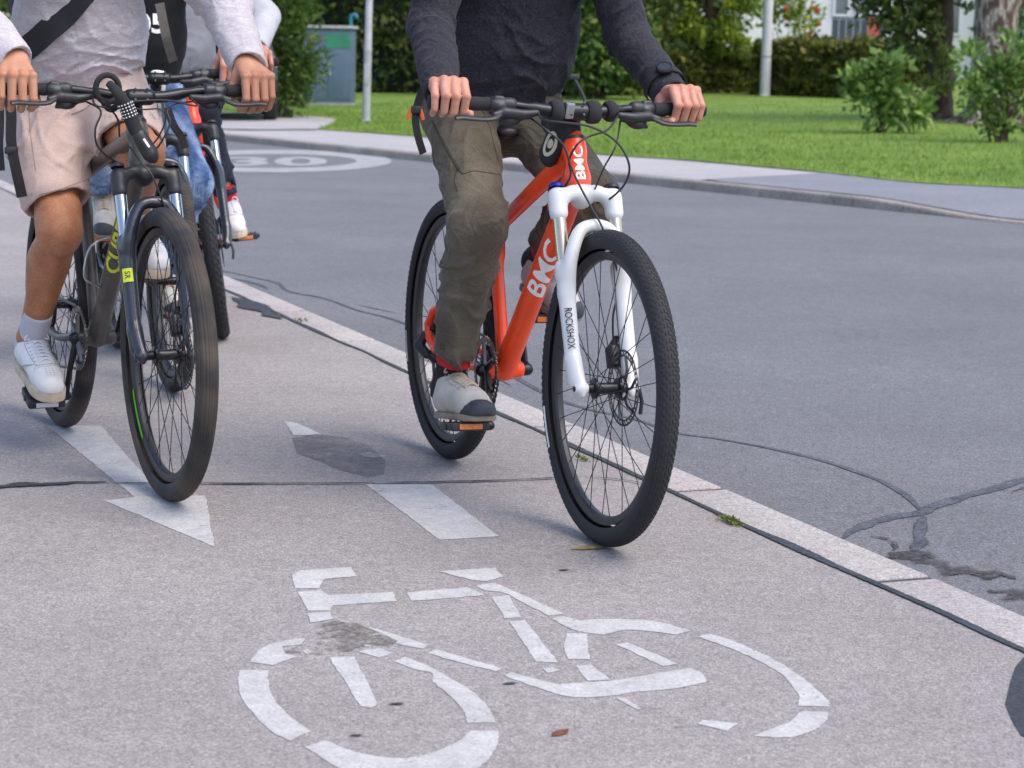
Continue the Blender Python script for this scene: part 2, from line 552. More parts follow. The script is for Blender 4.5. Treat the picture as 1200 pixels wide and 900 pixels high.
def knobs(R, r, wy, spec, n, h, mb):
    """tread blocks: spec rows of (phi centre, phi half width, theta share, phase, skew)"""
    Rc = R-r
    V = []; F = []; q = 0
    for (pc, pw, sh, phs, sk) in spec:
        for i in range(n):
            t0 = 2*np.pi*(i+phs)/n; dt = np.pi*sh/n
            for rr, sc in ((r-.0008, 1.0), (r+h, .82)):
                for sp, st in ((-1, -1), (1, -1), (1, 1), (-1, 1)):
                    p = pc+sp*pw*sc; t = t0+st*dt*sc+sk*sp*dt
                    rad = Rc+rr*math.cos(p)
                    V.append((rad*math.cos(t), rr*math.sin(p)*wy, rad*math.sin(t)))
            F += [(q+4, q+5, q+6, q+7), (q, q+1, q+5, q+4), (q+1, q+2, q+6, q+5), (q+2, q+3, q+7, q+6), (q+3, q, q+4, q+7)]
            q += 8
    mb.add(V, F)

def make_wheel(c, S, parent, rear=False):
    R, r = .369, S.get('tyre_r', .0275)
    Rc = R-r; c = np.asarray(c, float)
    ax = (0, 1, 0)
    # rim = the wheel part
    ro, ri, hw = .318, .2975, .0125
    rim = lathe([(ro, -hw), (ro-.006, -hw*1.02), (ri+.003, -hw*.8), (ri, -hw*.35), (ri, hw*.35), (ri+.003, hw*.8), (ro-.006, hw*1.02), (ro, hw), (ro-.004, hw*.6), (ro-.004, -hw*.6)], c, ax, 72, closed=True)
    w = rim.build('wheel', S['rim_mat'], parent, angle=25)
    # tyre
    prof = []
    for p in np.linspace(-2.35, 2.35, 45):
        rr = r-.0018 if S['tread'] != 'slick' else r
        if S['tread'] == 'slick' and abs(p) < 1.0 and abs((abs(p) % .28)-.14) < .035: rr -= .0012
        prof.append((Rc+rr*math.cos(p), rr*math.sin(p)))
    t = lathe(prof, (0, 0, 0), ax, 96, closed=False)
    if S['tread'] == 'small':
        knobs(R-.0018, r-.0018, 1, [(-.14, .11, .55, 0, .25), (.14, .11, .55, 0, -.25), (-.42, .11, .55, .5, .3), (.42, .11, .55, .5, -.3), (-.72, .12, .6, 0, 0), (.72, .12, .6, 0, 0), (-1.0, .11, .7, .5, 0), (1.0, .11, .7, .5, 0)], 130, .0014, t)
    elif S['tread'] == 'knobby':
        knobs(R-.0035, r-.0035, 1, [(-.22, .17, .5, 0, .9), (.22, .17, .5, 0, -.9), (-.68, .16, .55, .5, .6), (.68, .16, .55, .5, -.6), (-1.05, .12, .6, 0, 0), (1.05, .12, .6, 0, 0)], 74, .0042, t)
    t.xf(Matrix.Translation(Vector(c)))
    ty = t.build('tyre', S['tyre_mat'], w, angle=30)
    # rim stickers: a short label on the rim/tyre side facing the drive side
    for (a0, a1, m_, rad0, rad1, side) in S.get('rim_labels', {}).get('rear' if rear else 'front', []):
        L_ = MB(); A = np.radians(np.linspace(a0, a1, 14))
        V = []
        for a in A:
            for rad in (rad0, rad1):
                dy = hw*.93+.0012 if rad < ro else math.sqrt(max(1e-9, (r-.0018)**2-(rad-Rc)**2))+.0008
                V.append((c[0]+rad*math.cos(a), c[1]+side*dy, c[2]+rad*math.sin(a)))
        L_.add(V, [(2*i, 2*i+1, 2*i+3, 2*i+2) for i in range(13)])
        L_.build('label', m_, w)
    # hub
    hw2 = .05 if not rear else .066
    fl = .03
    hub = lathe([(0, -hw2), (.011, -hw2), (.012, -fl-.006), (.024, -fl-.003), (.024, -fl+.003), (.0145, -fl+.007), (.0135, 0), (.0145, fl-.007), (.024, fl-.003), (.024, fl+.003), (.013, fl+.006), (.011, hw2), (0, hw2)], c, ax, 24)
    hub.build('hub', BLKMET, w, angle=30)
    sp = MB(); n = 32
    for i in range(n):
        side = -1 if i % 2 else 1
        a = 2*np.pi*i/n; tw = .95*(1 if (i//2) % 2 else -1)
        h = (c[0]+.023*math.cos(a+tw), c[1]+side*fl, c[2]+.023*math.sin(a+tw))
        e = (c[0]+.300*math.cos(a), c[1]+side*.003, c[2]+.300*math.sin(a))
        sweep([h, e], .0011, n=5, mb=sp)
    sp.build('spokes', SPOKE, w)
    # brake disc on the rider's left
    yd = c[1]+hw2-.008
    ro_, ri_ = (.09, .074) if not rear else (.08, .065)
    d = MB()
    for (a, b) in ((ro_-.005, ro_), (ri_, ri_+.004), (.022, .03)):
        lathe([(a, yd-.0009), (b, yd-.0009), (b, yd+.0009), (a, yd+.0009)], (c[0], 0, c[2]), ax, 60, mb=d, closed=True)
    for i in range(36):
        a = 2*np.pi*i/36; b = a+.12
        p = [(c[0]+q*math.cos(t_), yd, c[2]+q*math.sin(t_)) for q, t_ in ((ri_+.002, a), (ro_-.003, b))]
        sweep(p, .0016, n=4, mb=d)
    for i in range(6):
        a = 2*np.pi*i/6; b = a+.42
        p = [(c[0]+q*math.cos(t_), yd, c[2]+q*math.sin(t_)) for q, t_ in ((.027, a), (.05, a+.15), (ri_+.002, b))]
        sweep(p, .0035, n=6, mb=d)
    d.build('brake_disc', DKSTEEL, w, angle=30)
    if rear:
        cs = MB()
        for i in range(9):
            rad = .020+.0045*i*(1+.05*i); y = -.052+i*.0032
            k = int(11+i*2.6); V = []
            out = []
            for j in range(k*2):
                q = rad if j % 2 else rad-.003
                out.append((q*math.cos(np.pi*j/k), q*math.sin(np.pi*j/k)))
            M = Matrix(((1, 0, 0, c[0]), (0, 0, 1, c[1]+y), (0, 1, 0, c[2]), (0, 0, 0, 1)))
            prism(out, -.0008, .0008, M, mb=cs)
        cs.build('cassette', DKSTEEL, w, angle=30)
    return w

def make_bike(M, S):
    b = empty(S['name'], M, S['label'], 'bicycle', S.get('group'))
    WB, R = S.get('wb', 1.12), .369
    ha = math.radians(S.get('head', 69.5))
    u = np.array((-math.cos(ha), 0, math.sin(ha))); pf = np.array((math.sin(ha), 0, math.cos(ha)))
    P0 = np.array((WB, 0, R))-.045*pf
    ex = S.get('fork_ext', 0)
    Hb, Ht = P0+u*(.505+ex), P0+u*(S.get('ht_top', .64)+ex)
    BB = np.array((.437, 0, S.get('bb', .315))); RA = np.array((0, 0, R))
    res = dict(obj=b, M=M, u=u, pf=pf, P0=P0, BB=BB, Hb=Hb, Ht=Ht)
    lo = S.get('lod', 0)
    Y = np.array((0, 1., 0))
    # ---------------- frame
    f = SDF()
    st = np.array(S.get('st_top', (.30, 0, .77))); tj = np.array(S.get('tt_join', (.335, 0, .70)))
    f.cap(Hb, Ht, .0255, .0245, .004)
    dt0, dt1 = Hb+u*.035-pf*.005, BB
    f.cap(dt0, dt1, S.get('dt_r', .027), S.get('dt_r', .027)*1.06, .022, sq=((0, 1, 0), S.get('dt_sq', 1.0)))
    tt = catmull([Ht-u*.03-pf*.01, np.array(S.get('tt_mid', (.60, 0, .81))), tj], 6)
    f.chain(tt, np.linspace(.025, .0185, len(tt)), .02 if not S.get('kink') else .022)
    f.cap(BB, st, .0185, .017, .015)
    f.cap(BB-Y*.036, BB+Y*.036, .0235, None, .008)
    if S.get('gusset'):
        f.cap(tj, BB+(st-BB)*.70, .018, .016, .03)
    for s in (-1, 1):
        ssj = BB+(st-BB)*S.get('ss_at', .80)
        do = RA+Y*s*.066
        f.chain(catmull([ssj+Y*s*.008, ssj*.78+do*.22+Y*s*.016+np.array((0, 0, .004)), ssj*.35+do*.65+Y*s*.004, do+np.array((.035, 0, .052))], 4), np.linspace(.0105, .0115, 13), .008)
        f.chain([do+np.array((.035, 0, .052)), do+np.array((-.006, 0, .014)), do+np.array((.002, 0, -.024)), do+np.array((.05, -s*.004, -.052))], [.0115, .012, .012, .0115], .006)
        f.chain(catmull([do+np.array((.05, -s*.004, -.052)), np.array((.22, s*.055, .300)), BB+np.array((-.055, s*.036, .0)), BB+Y*s*.03], 4), np.linspace(.0115, .014, 13), .008)
    if S.get('web'):
        f.cap(Hb*.55+Ht*.45-pf*.02, np.array((.74, 0, .775)), .017, .011, .03, sq=(Y, 1.2))
        f.cap(Hb-pf*.03, np.array((.74, 0, .76)), .014, .010, .03)
    if S.get('hole'):
        hp = Hb*.0+np.array(S['hole']); f.cap(hp-Y*.06, hp+Y*.06, .013, .013, .003, op='s')
    fr = f.mesh(S.get('res', .0045), 'frame', S['frame_mat'], b, relax=2)
    sm = S.get('seat_z', .945)
    sx = st[0]-.30*(sm-.03-st[2])
    post = MB(); sweep([st-np.array((-.02, 0, .06)), (sx, 0, sm-.035)], .0135, 12, mb=post)
    post.build('seat_post', BLKMET, b)
    sd = SDF()
    sd.chain([(sx-.10, 0, sm), (sx, 0, sm-.005), (sx+.16, 0, sm-.012)], [.032, .026, .016], .03, sq=((0, 1, 0), .55))
    sd.ell((sx-.09, 0, sm), (.05, .072, .024), .03)
    sd.mesh(.006, 'saddle', BLACK, b, relax=2)
    # decals
    for (txt, A, B, r, n, h, wd, m_, sh, off) in S.get('decals', lambda r: [])(res):
        V2, F2 = fine_text(txt, h, sh, wd, S.get('bold', .02))
        project_decal(V2, F2, A, B, n, fr, off=off).build('lettering', m_, fr, smooth=False)
    # ---------------- fork
    LG = lambda t, s, o=.03: P0+pf*o+u*t+Y*s*.071
    fk = SDF()
    for s in (-1, 1):
        fk.cap(LG(.02, s), LG(.305+ex, s), .0178, .0212, .01)
        fk.cap(LG(.292+ex, s), LG(.313+ex, s), .0232, .0232, .004)
        A = np.array((WB, s*.062, R))
        fk.cap(LG(.07, s), A+u*.004, .0185, .0125, .012); fk.cap(A+u*.01, A-u*.012, .0125, .0115, .006, sq=(Y, 1.3)); fk.cap(A-Y*.008, A+Y*.010, .0135, .0125, .004)
        ar = catmull([LG(.25+ex, s), LG(.325+ex, s, .06)-Y*s*.006, LG(.385+ex, s, .07)-Y*s*.028, P0+pf*.075+u*(.402+ex)+Y*s*.02, P0+pf*.075+u*(.403+ex)], 4)
        fk.chain(ar, np.linspace(.0185, .0135, len(ar)), .012)
    lower = fk.mesh(S.get('res', .0045), 'fork', S['fork_mat'], b, relax=2)
    cr = SDF()
    for s in (-1, 1):
        ck = S.get('crown_k', .92); cr.cap(LG(.447+ex, s), LG(.488+ex, s), .0245*ck, .0245*ck, .004)
        c2 = catmull([LG(.475+ex, s), P0+pf*.03+u*(.496+ex)+Y*s*.035, P0+pf*.012+u*(.497+ex)], 4)
        cr.chain(c2, np.linspace(.017*ck, .024*ck, len(c2)), .012)
    cr.cap(P0+u*(.492+ex)+pf*.004, P0+u*(.503+ex), .027, .027, .012)
    cr.mesh(S.get('res', .0045), 'fork_crown', S['crown_mat'], lower, relax=1)
    for s in (-1, 1):
        m = MB(); sweep([LG(.29+ex, s), LG(.46+ex, s)], .016, 18, mb=m)
        m.build('stanchion', S['stan_mat'], lower)
        m = MB(); lathe([(0, .008), (.013, .007), (.018, .003), (.018, -.004)], LG(.513+ex, s)-u*.0, u, 18, mb=m)
        m.build('fork_cap', S.get('cap_mat', BLACK) if s < 0 else BLACK, lower)
    ax_ = MB(); lathe([(0, -.083), (.006, -.083), (.0085, -.078), (.0085, -.052), (.006, -.05), (.006, .05), (.0085, .052), (.0085, .08), (0, .083)], (WB, 0, R), Y, 14, mb=ax_)
    sweep([(WB, .082, R), (WB+.012, .086, R-.03), (WB+.02, .08, R-.06)], .005, 8, mb=ax_)
    ax_.build('axle', BLKMET, lower, angle=30)
    # caliper
    cal = SDF()
    cc = np.array((WB, .048, R))+u*.085-pf*.045
    cal.box(cc, (.04, .034, .055), .006, frame_mat((0, 0, 0), pf, z=u), .008); cal.cap(cc+u*.03, cc+u*.045+Y*.01, .009, .007, .008)
    cal.cap(cc-pf*.005+Y*.01, LG(.10, 1), .01, .011, .008)
    cal.mesh(.003, 'brake_caliper', BLACK, lower)
    for (txt, t0, t1, h, wd, m_, n) in S.get('fork_decals', []):
        V2, F2 = text_2d(txt, h, 0, wd, S.get('fbold', .01))
        decal(V2, F2, LG(t0, -1), LG(t1, -1), .0215, n, lift=.0022).build('lettering', m_, lower, smooth=False)
    for (t0, t1, wd, m_, n) in S.get('fork_labels', []):
        nx = 12; V2 = []; F2 = []
        L = np.linalg.norm(LG(t0, -1)-LG(t1, -1))
        for i in range(2):
            for j in range(nx+1): V2.append((i*L, (j/nx-.5)*wd))
        F2 = [(j, j+1, nx+2+j, nx+1+j) for j in range(nx)]
        decal(V2, F2, LG(t0, -1), LG(t1, -1), .0215, n, lift=.0015).build('label', m_, lower)
    # ---------------- wheels
    make_wheel((WB, 0, R), S, b); make_wheel(RA, S, b, rear=True)
    # ---------------- drivetrain
    ca = S['crank']           # angle of the right crank from straight down towards the front
    cl = .172
    yR = -.052
    ring = MB()
    for rad, y, k in ((.086, yR, 42), (.064, yR+.008, 32)):
        out = []
        for j in range(k*4):
            q = rad+(.0035 if j % 4 in (1, 2) else -.0012); out.append((q*math.cos(2*np.pi*j/(k*4)), q*math.sin(2*np.pi*j/(k*4))))
        n = len(out)
        V = []
        for yy in (y-.0013, y+.0013):
            for sc in (None, rad-.012):
                for (x_, z_) in out:
                    if sc is None: V.append((BB[0]+x_, yy, BB[2]+z_))
                    else:
                        a = math.atan2(z_, x_); V.append((BB[0]+sc*math.cos(a), yy, BB[2]+sc*math.sin(a)))
        F = []
        for j in range(n):
            i = (j+1) % n
            F += [(j, i, n+i, n+j), (2*n+j, 3*n+j, 3*n+i, 2*n+i), (j, 2*n+j, 2*n+i, i), (n+j, n+i, 3*n+i, 3*n+j)]
        ring.add(V, F)
    for i in range(5):
        a = 2*np.pi*i/5-ca
        sweep([BB+Y*yR, BB+np.array((.073*math.cos(a), yR, .073*math.sin(a)))], [.012, .007], 8, mb=ring)
    ring.build('chainring', DKSTEEL, b, angle=25)
    def crank_end(side):
        a = ca if side < 0 else ca+math.pi
        return BB+np.array((cl*math.sin(a), 0, -cl*math.cos(a)))
    res['pedal'] = {}
    for s in (-1, 1):
        e = crank_end(s)
        y0, y1 = s*.058, s*.082
        cs = SDF(); dirv = nrm(e-BB)
        cs.chain([BB+Y*y0, BB*.5+e*.5+Y*(y0*.4+y1*.6), e+Y*y1], [.0155, .0115, .0125], .006, sq=((0, 1, 0), 1.5))
        cs.cap(BB+Y*s*.03, BB+Y*(y0+s*.006), .017, .017, .005); cs.cap(e+Y*(y1-s*.006), e+Y*(y1+s*.006), .0125, None, .004)
        crk = cs.mesh(.0035, 'crank_arm', S.get('crank_mat', BLKMET), b)
        pc = e+Y*s*.145; res['pedal'][s] = pc
        pa = math.radians(S.get('pedal_pitch', {}).get(s, 0)); Rm = Matrix.Rotation(-pa, 4, 'Y')
        p = MB()
        lathe([(0, -.055), (.0085, -.055), (.0085, .06), (0, .06)], pc, Y, 12, mb=p)
        R3 = np.array(Rm.to_3x3())
        def pb(c_, sz, bev=.003, mi=0): box(pc+R3@np.array(c_, float), sz, Rm, bev, 2, p, mi)
        pb((.042, 0, 0), (.014, .1, .022)); pb((-.042, 0, 0), (.014, .1, .022))
        pb((0, s*.046, 0), (.09, .012, .02)); pb((0, -s*.046, 0), (.09, .012, .02)); pb((0, 0, 0), (.024, .09, .02))
        for i in range(6):
            for xx in (.042, -.042): pb((xx, -.042+i*.0168, .012), (.006, .004, .008), .001)
        pd = p.build('pedal', BLACK, crk, angle=30)
        for xx in (.0497, -.0497):
            rf = MB(); box(pc+R3@np.array((xx, 0, 0)), (.003, .062, .014), Rm, .001, 1, rf)
            rf.build('reflector', AMBER if S.get('amber', True) else WHITE, pd)
    # chain, derailleur
    ch = MB()
    yC = -.046
    def link(p, q, n):
        p = np.array(p); q = np.array(q); d = (q-p)/n; ang = math.atan2(d[2], d[0])
        for i in range(n):
            c_ = p+d*(i+.5)
            box(c_, (np.linalg.norm(d)*.92, .006 if i % 2 else .0045, .0075), Matrix.Rotation(-ang, 4, 'Y'), .001, 1, ch)
    jk1 = RA+np.array((.02, -.046, -.075)); jk2 = RA+np.array((.045, -.048, -.155))
    link(BB+np.array((-.02, yR, .087)), RA+np.array((.01, yC, .042)), 36)
    link(jk2+np.array((.0, 0, -.02)), BB+np.array((.01, yR, -.087)), 34)
    link(RA+np.array((-.035, yC, -.02)), jk1+np.array((-.02, 0, 0)), 6); link(jk1+np.array((.02, 0, 0)), jk2+np.array((.02, 0, 0)), 7)
    ch.build('chain', DKSTEEL, b, angle=30)
    dr = SDF()
    dr.chain([RA+np.array((-.01, -.075, -.02)), RA+np.array((-.02, -.088, -.05)), jk1+np.array((0, -.03, .005))], [.013, .016, .013], .01)
    dr.cap(jk1+Y*-.012, jk2+Y*-.012, .009, .008, .006, sq=((0, 1, 0), 2.2)); dr.cap(jk1+Y*.008, jk2+Y*.008, .008, .008, .002, sq=((0, 1, 0), 2.2))
    for j in (jk1, jk2): dr.cap(j-Y*.006, j+Y*.006, .02, None, .001)
    dr.mesh(.0035, 'derailleur', BLACK, b)
    # ---------------- cockpit
    C0 = P0+u*(S.get('bar_u', .70)+ex)+pf*S.get('stem', .06)+Y*S.get('bar_y', 0)
    bw = S.get('bar_w', .72)/2
    sa = S.get('steer', 0.0)
    cs_, sn_ = math.cos(sa), math.sin(sa)
    rot = Matrix.Rotation(sa, 4, Vector(u)); rot = Matrix.Translation(Vector(P0)) @ rot @ Matrix.Translation(-Vector(P0))
    R3 = np.array(rot.to_3x3())
    def T(p): return np.array(rot @ Vector(p))
    rise = S.get('rise', .02)
    def barp(y):
        a = abs(y)
        r_ = rise*min(1, max(0, (a-.04)/.14)); r_ = rise*(3*(r_/max(rise, 1e-6))**2-2*(r_/max(rise, 1e-6))**3)
        bk = -max(0, a-.08)*.13
        return T(C0+np.array((bk, y, r_)))
    res['bar'] = barp; res['T'] = T
    hb = MB(); ys = np.linspace(-bw, bw, 41)
    sweep([barp(y) for y in ys], [.0112]*14+[.0155]*13+[.0112]*14, 14, mb=hb)
    bar = hb.build('handlebar', S.get('bar_mat', BLKMET), b)
    stm = SDF()
    sb, stp = P0+u*(S.get('ht_top', .64)+ex+.005), P0+u*(S.get('bar_u', .70)+ex+.018)
    stm.cap(T(sb), T(stp), .0185, .0175, .004)
    stm.cap(T(P0+u*(S.get('bar_u', .70)+ex)), T(C0), .016, .015, .012)
    stm.cap(T(C0-Y*.024), T(C0+Y*.024), .021, None, .008)
    stem_ = stm.mesh(.0035, 'stem', S.get('bar_mat', BLKMET), b)
    for yy in (-.016, .016):
        for zz in (-.014, .014):
            bolts = MB(); lathe([(0, .0), (.0035, 0), (.0035, .004), (0, .0045)], T(C0+pf*.0195+Y*yy+np.array((0, 0, zz))), R3@pf, 8, mb=bolts)
            bolts.build('bolt', BLKMET, stem_)
    for s in (-1, 1):
        gr = MB()
        gp = [barp(s*(bw-.135*(1-t))) for t in np.linspace(0, 1, 20)]
        sweep(gp, [.0165, .0165, .0155, .0158]*4+[.0165]*3+[.0175], 16, mb=gr)
        d = nrm(gp[-1]-gp[-2]); lathe([(.0175, 0), (.018, .004), (.0165, .009), (.008, .0115), (0, .012)], gp[-1], d, 16, mb=gr)
        gr.build('grip', SOFT, bar)
        cy = bw-.155
        pc = barp(s*cy); d = nrm(barp(s*(cy+.01))-barp(s*(cy-.01)))*1.0
        fw = R3@np.array((math.cos(.55), 0, -math.sin(.55))); upv = R3@np.array((math.sin(.55), 0, math.cos(.55)))
        out = d*1.0
        lv = SDF()
        lv.cap(pc-out*.009, pc+out*.009, .0185, None, .004)
        lv.chain([pc+fw*.018, pc+fw*.034-out*.01, pc+fw*.04-out*.05, pc+fw*.032-out*.085], [.011, .0125, .0115, .008], .01)
        lv.cap(pc+fw*.034-out*.004, pc+fw*.046+out*.02, .010, .008, .008)
        lv.cap(pc+upv*.017-out*.008, pc+upv*.018+out*.008, .006, None, .004)
        lv.mesh(.0028, 'brake_lever', BLACK, bar)
        bl = MB()
        pts = catmull([pc+fw*.043+out*.008, pc+fw*.062+out*.028, pc+fw*.066+out*.06, pc+fw*.062+out*.10, pc+fw*.066+out*.118], 5)
        a_ = np.linspace(0, 2*np.pi, 10, endpoint=False)
        sweep(pts, [.0075, .0068, .0062, .0068, .006], prof=np.stack([np.cos(a_)*1.25, np.sin(a_)*.75], 1), up=fw, mb=bl)
        bl.build('lever_blade', S.get('blade_mat', BLACK), bar)
        sh = SDF(); sc_ = pc-out*.024
        dn = -upv
        sh.cap(sc_-out*.007, sc_+out*.007, .0175, None, .004)
        sh.ell(sc_+fw*.022+dn*.022-out*.004, (.026, .026, .017), .012, frame_mat((0, 0, 0), fw, z=upv)); sh.cap(sc_+fw*.02+dn*.022-out*.02, sc_+fw*.024+dn*.018-out*.048, .009, .005, .008)
        sh.cap(sc_+dn*.03+fw*.004, sc_+dn*.034-fw*.016+out*.03, .006, .005, .006); sh.cap(sc_+dn*.03+fw*.03, sc_+dn*.03+fw*.034+out*.022, .006, .005, .006)
        sh.mesh(.003, 'shifter', BLACK, bar)
        res.setdefault('lever', {})[s] = (pc+fw*.032-out*.088, sc_+fw*.024+dn*.018-out*.05, -out)
    # headset spacers
    sp = MB(); lathe([(.0255, -.004), (.0255, .004), (.019, .006), (.019, .03), (.0, .03)], Ht, u, 24, mb=sp); sp.build('headset', BLACK, b, angle=30)
    res['C0'] = C0; res['frame'] = fr; res['fork'] = lower; res['barobj'] = bar; res['LG'] = LG
    return res

def cable(pts, parent, r=.0024, m=None, name='cable', ends=True):
    mb = MB(); sweep(catmull(pts, 8), r, 8, mb=mb)
    return mb.build(name, m or BLACK, parent)
# ================================================================== the four bicycles
CAMDIR = (.915, -.398, .08)     # from a bicycle towards the photographer, in its own axes
def hdg(deg): return Vector((math.sin(math.radians(deg)), -math.cos(math.radians(deg)), 0))
def mk(px, py, deg, wb, lean=0.0):
    F = g(px, py); d = hdg(deg); return bike_matrix(F, F-d*wb, lean)

M1 = mk(703, 637, 20.6, 1.12, math.radians(-.8))
S1 = dict(name='mountain_bike', label='orange-red mountain bike with a white front fork, ridden nearest the kerb', group='bicycles on the cycle path',
    frame_mat=ORANGE, fork_mat=WHITE, crown_mat=WHITE, stan_mat=GOLD, cap_mat=BLUEAN, rim_mat=BLACK, tyre_mat=RUB, tread='small', crank=math.radians(42),
    gusset=True, web=True, hole=(.772, 0, .79), tt_mid=(.62, 0, .80), tt_join=(.36, 0, .685), st_top=(.305, 0, .74), ss_at=.82, kink=True, dt_r=.0285, res=.0042,
    pedal_pitch={-1: 8, 1: -5}, stem=.06, rise=.012, fork_ext=-.02, bar_u=.688, bar_w=.69, bar_y=-.018,
    decals=lambda r: [('BMC', r['BB']+np.array((.10, 0, .114)), r['Hb']+r['u']*.02, .0292, CAMDIR, .046, 1.5, DECALW, .25, -.012),
                      ('BMC', r['Hb'], r['Ht'], .0252, (.97, -.16, .1), .024, 1.3, DECALW, 0, .0)],
    fork_decals=[('ROCKSHOX', .20, .085, .0165, .78, DECALK, (.93, -.35, 0))],
    fork_labels=[(.275, .255, .014, REDL, (.93, -.35, 0)), (.25, .235, .014, DECALK, (.93, -.35, 0))],
    rim_labels={'front': [(196, 214, DECALW, .334, .341, -1)], 'rear': [(188, 204, BEIGE, .334, .341, -1)]})
B1 = make_bike(M1, S1)

M2 = mk(197, 585, 25.3, 1.14, math.radians(.4))
S2 = dict(name='mountain_bike', label='grey-brown mountain bike with yellow lettering and slick tyres, ridden by the rider in shorts', group='bicycles on the cycle path',
    frame_mat=GREYP, fork_mat=NAVYK, crown_mat=BLACK, stan_mat=CHROME, rim_mat=BLACK, tyre_mat=RUB_DUST, tread='slick', crank=math.radians(-12), wb=1.14,
    dt_r=.0285, dt_sq=1.1, crown_k=.85, st_top=(.29, 0, .80), tt_join=(.30, 0, .77), tt_mid=(.6, 0, .845), bb=.325, res=.0045, pedal_pitch={-1: -18, 1: 10}, stem=.05, rise=.018, bar_w=.74, fork_ext=-.015, bar_u=.69,
    amber=False, bold=.03,
    decals=lambda r: [('CUBE', r['BB']+np.array((.05, 0, .05)), r['Hb']+r['u']*.02, 0.03, (.86, -.5, .1), .046, 1.3, YELL, 0, .01)],
    fork_labels=[(.225, .19, .026, YELL, (.93, -.37, 0))], fork_decals=[('SR', .225, .19, .013, 1.0, DECALK, (.93, -.37, 0))],
    rim_labels={'front': [(205, 232, GREENL, .3, .314, -1), (200, 236, BEIGE, .333, .338, -1)]})
B2 = make_bike(M2, S2)

M3 = mk(202, 458, 20, 1.10, 0)
S3 = dict(name='mountain_bike', label='dark mountain bike of the jeans rider, mostly hidden behind the grey-brown bike', group='bicycles on the cycle path',
    frame_mat=DARKFR, fork_mat=NAVYK, crown_mat=BLACK, stan_mat=CHROME, rim_mat=BLACK, tyre_mat=RUB_DUST, tread='small', crank=math.radians(150), wb=1.10, res=.006, bar_w=.62)
B3 = make_bike(M3, S3)

M4 = mk(262, 396, 8.5, 1.10, math.radians(8))
S4 = dict(name='mountain_bike', label='red mountain bike with chunky knobbed tyre, rearmost of the group', group='bicycles on the cycle path',
    frame_mat=ORANGE, fork_mat=NAVYK, crown_mat=BLACK, stan_mat=CHROME, rim_mat=BLACK, tyre_mat=RUB, tread='knobby', tyre_r=.031, crank=math.radians(-80), wb=1.10, res=.006,
    fork_labels=[(.20, .13, .03, REDL, (.9, .4, 0))])
B4 = make_bike(M4, S4)
# ================================================================== people
SKIN = mat('skin', (.43, .205, .125), .5, vscale=28, col2=(.52, .275, .175), thr=(.3, .7), bump=.12, bscale=380, sss=.12, spec=.4)
SKINP = mat('skin_pink', (.47, .21, .14), .5, vscale=45, col2=(.58, .30, .22), thr=(.3, .7), bump=.14, bscale=420, sss=.12, spec=.4)
SKINT = mat('skin_tanned', (.31, .115, .05), .56, vscale=22, col2=(.46, .205, .105), thr=(.28, .72), vdetail=7, bump=.3, bscale=260, speck=(170, .14), sss=.1, spec=.45)
KNIT = mat('charcoal_knit', (.009, .009, .013), .95, vscale=130, col2=(.027, .027, .040), thr=(.32, .72), bump=.5, bscale=500, speck=(240, .55), sheen=.04, vdetail=6, wrinkle=(11, .03, .5), stretch=(1, 1, 1))
OLIVE = mat('olive_twill', (.070, .056, .036), .88, vscale=9, col2=(.135, .112, .080), thr=(.38, .72), bump=.3, bscale=700, speck=(260, .22), sheen=.1, wrinkle=(9, .045, .5))
LILAC = mat('pale_lilac_jersey', (.44, .40, .43), .9, vscale=40, col2=(.53, .49, .52), thr=(.3, .7), bump=.35, bscale=500, speck=(150, .16), sheen=.15, stretch=(.6, .6, 3.2), wrinkle=(9, .03, .5))
SHORTS = mat('pale_pink_cotton', (.50, .375, .335), .88, var=.09, vscale=14, bump=.25, bscale=600, speck=(260, .08), sheen=.1, wrinkle=(8, .035, .38))
JEANS = mat('blue_denim', (.028, .075, .20), .85, vscale=8, col2=(.30, .40, .58), thr=(.42, .66), bump=.35, bscale=600, speck=(300, .2), wrinkle=(14, .04, .8))
GREYJ = mat('light_grey_jersey', (.42, .42, .45), .9, var=.08, bump=.3, bscale=800, speck=(500, .1))
NAVY = mat('navy_cotton', (.012, .014, .03), .85, var=.2, vscale=12, bump=.25, bscale=800)
BLACKJ = mat('black_jersey', (.012, .012, .014), .85, var=.3, bump=.3, bscale=700)
HAIR = mat('brown_hair', (.045, .026, .015), .55, var=.4, vscale=90, bump=.6, bscale=200)
SOCKR = mat('red_sock', (.48, .02, .03), .9, var=.2, bump=.4, bscale=900)
SOCKW = mat('pale_grey_sock', (.50, .50, .56), .9, var=.08, bump=.5, bscale=700, stretch=(1, 1, .15))
SOCKB = mat('black_sock', (.012, .012, .014), .9, var=.2, bump=.4, bscale=900)
SUEDE = mat('grey_suede', (.47, .44, .40), .9, var=.14, vscale=22, bump=.35, bscale=500)
LEATHW = mat('white_leather', (.72, .70, .69), .45, var=.05, vscale=30, bump=.15, bscale=300)
SOLEC = mat('cream_rubber', (.55, .45, .33), .7, var=.18, vscale=30, bump=.2, bscale=300)
SOLEK = mat('grey_rubber', (.26, .22, .17), .75, var=.25, bump=.2, bscale=300)
TOEK = mat('dark_rubber', (.035, .04, .05), .6, var=.2, bump=.15, bscale=300)
SEAMG = mat('grey_stitching', (.36, .35, .35), .8, var=.1)
LACEW = mat('white_lace', (.66, .66, .72), .8, var=.06); LACET = mat('tan_lace', (.42, .35, .27), .8, var=.1)
WEB = mat('black_webbing', (.014, .014, .016), .85, var=.3, vscale=60, bump=.5, bscale=600)
BAGK = mat('black_bag_cloth', (.013, .014, .016), .8, var=.35, vscale=25, bump=.4, bscale=500)
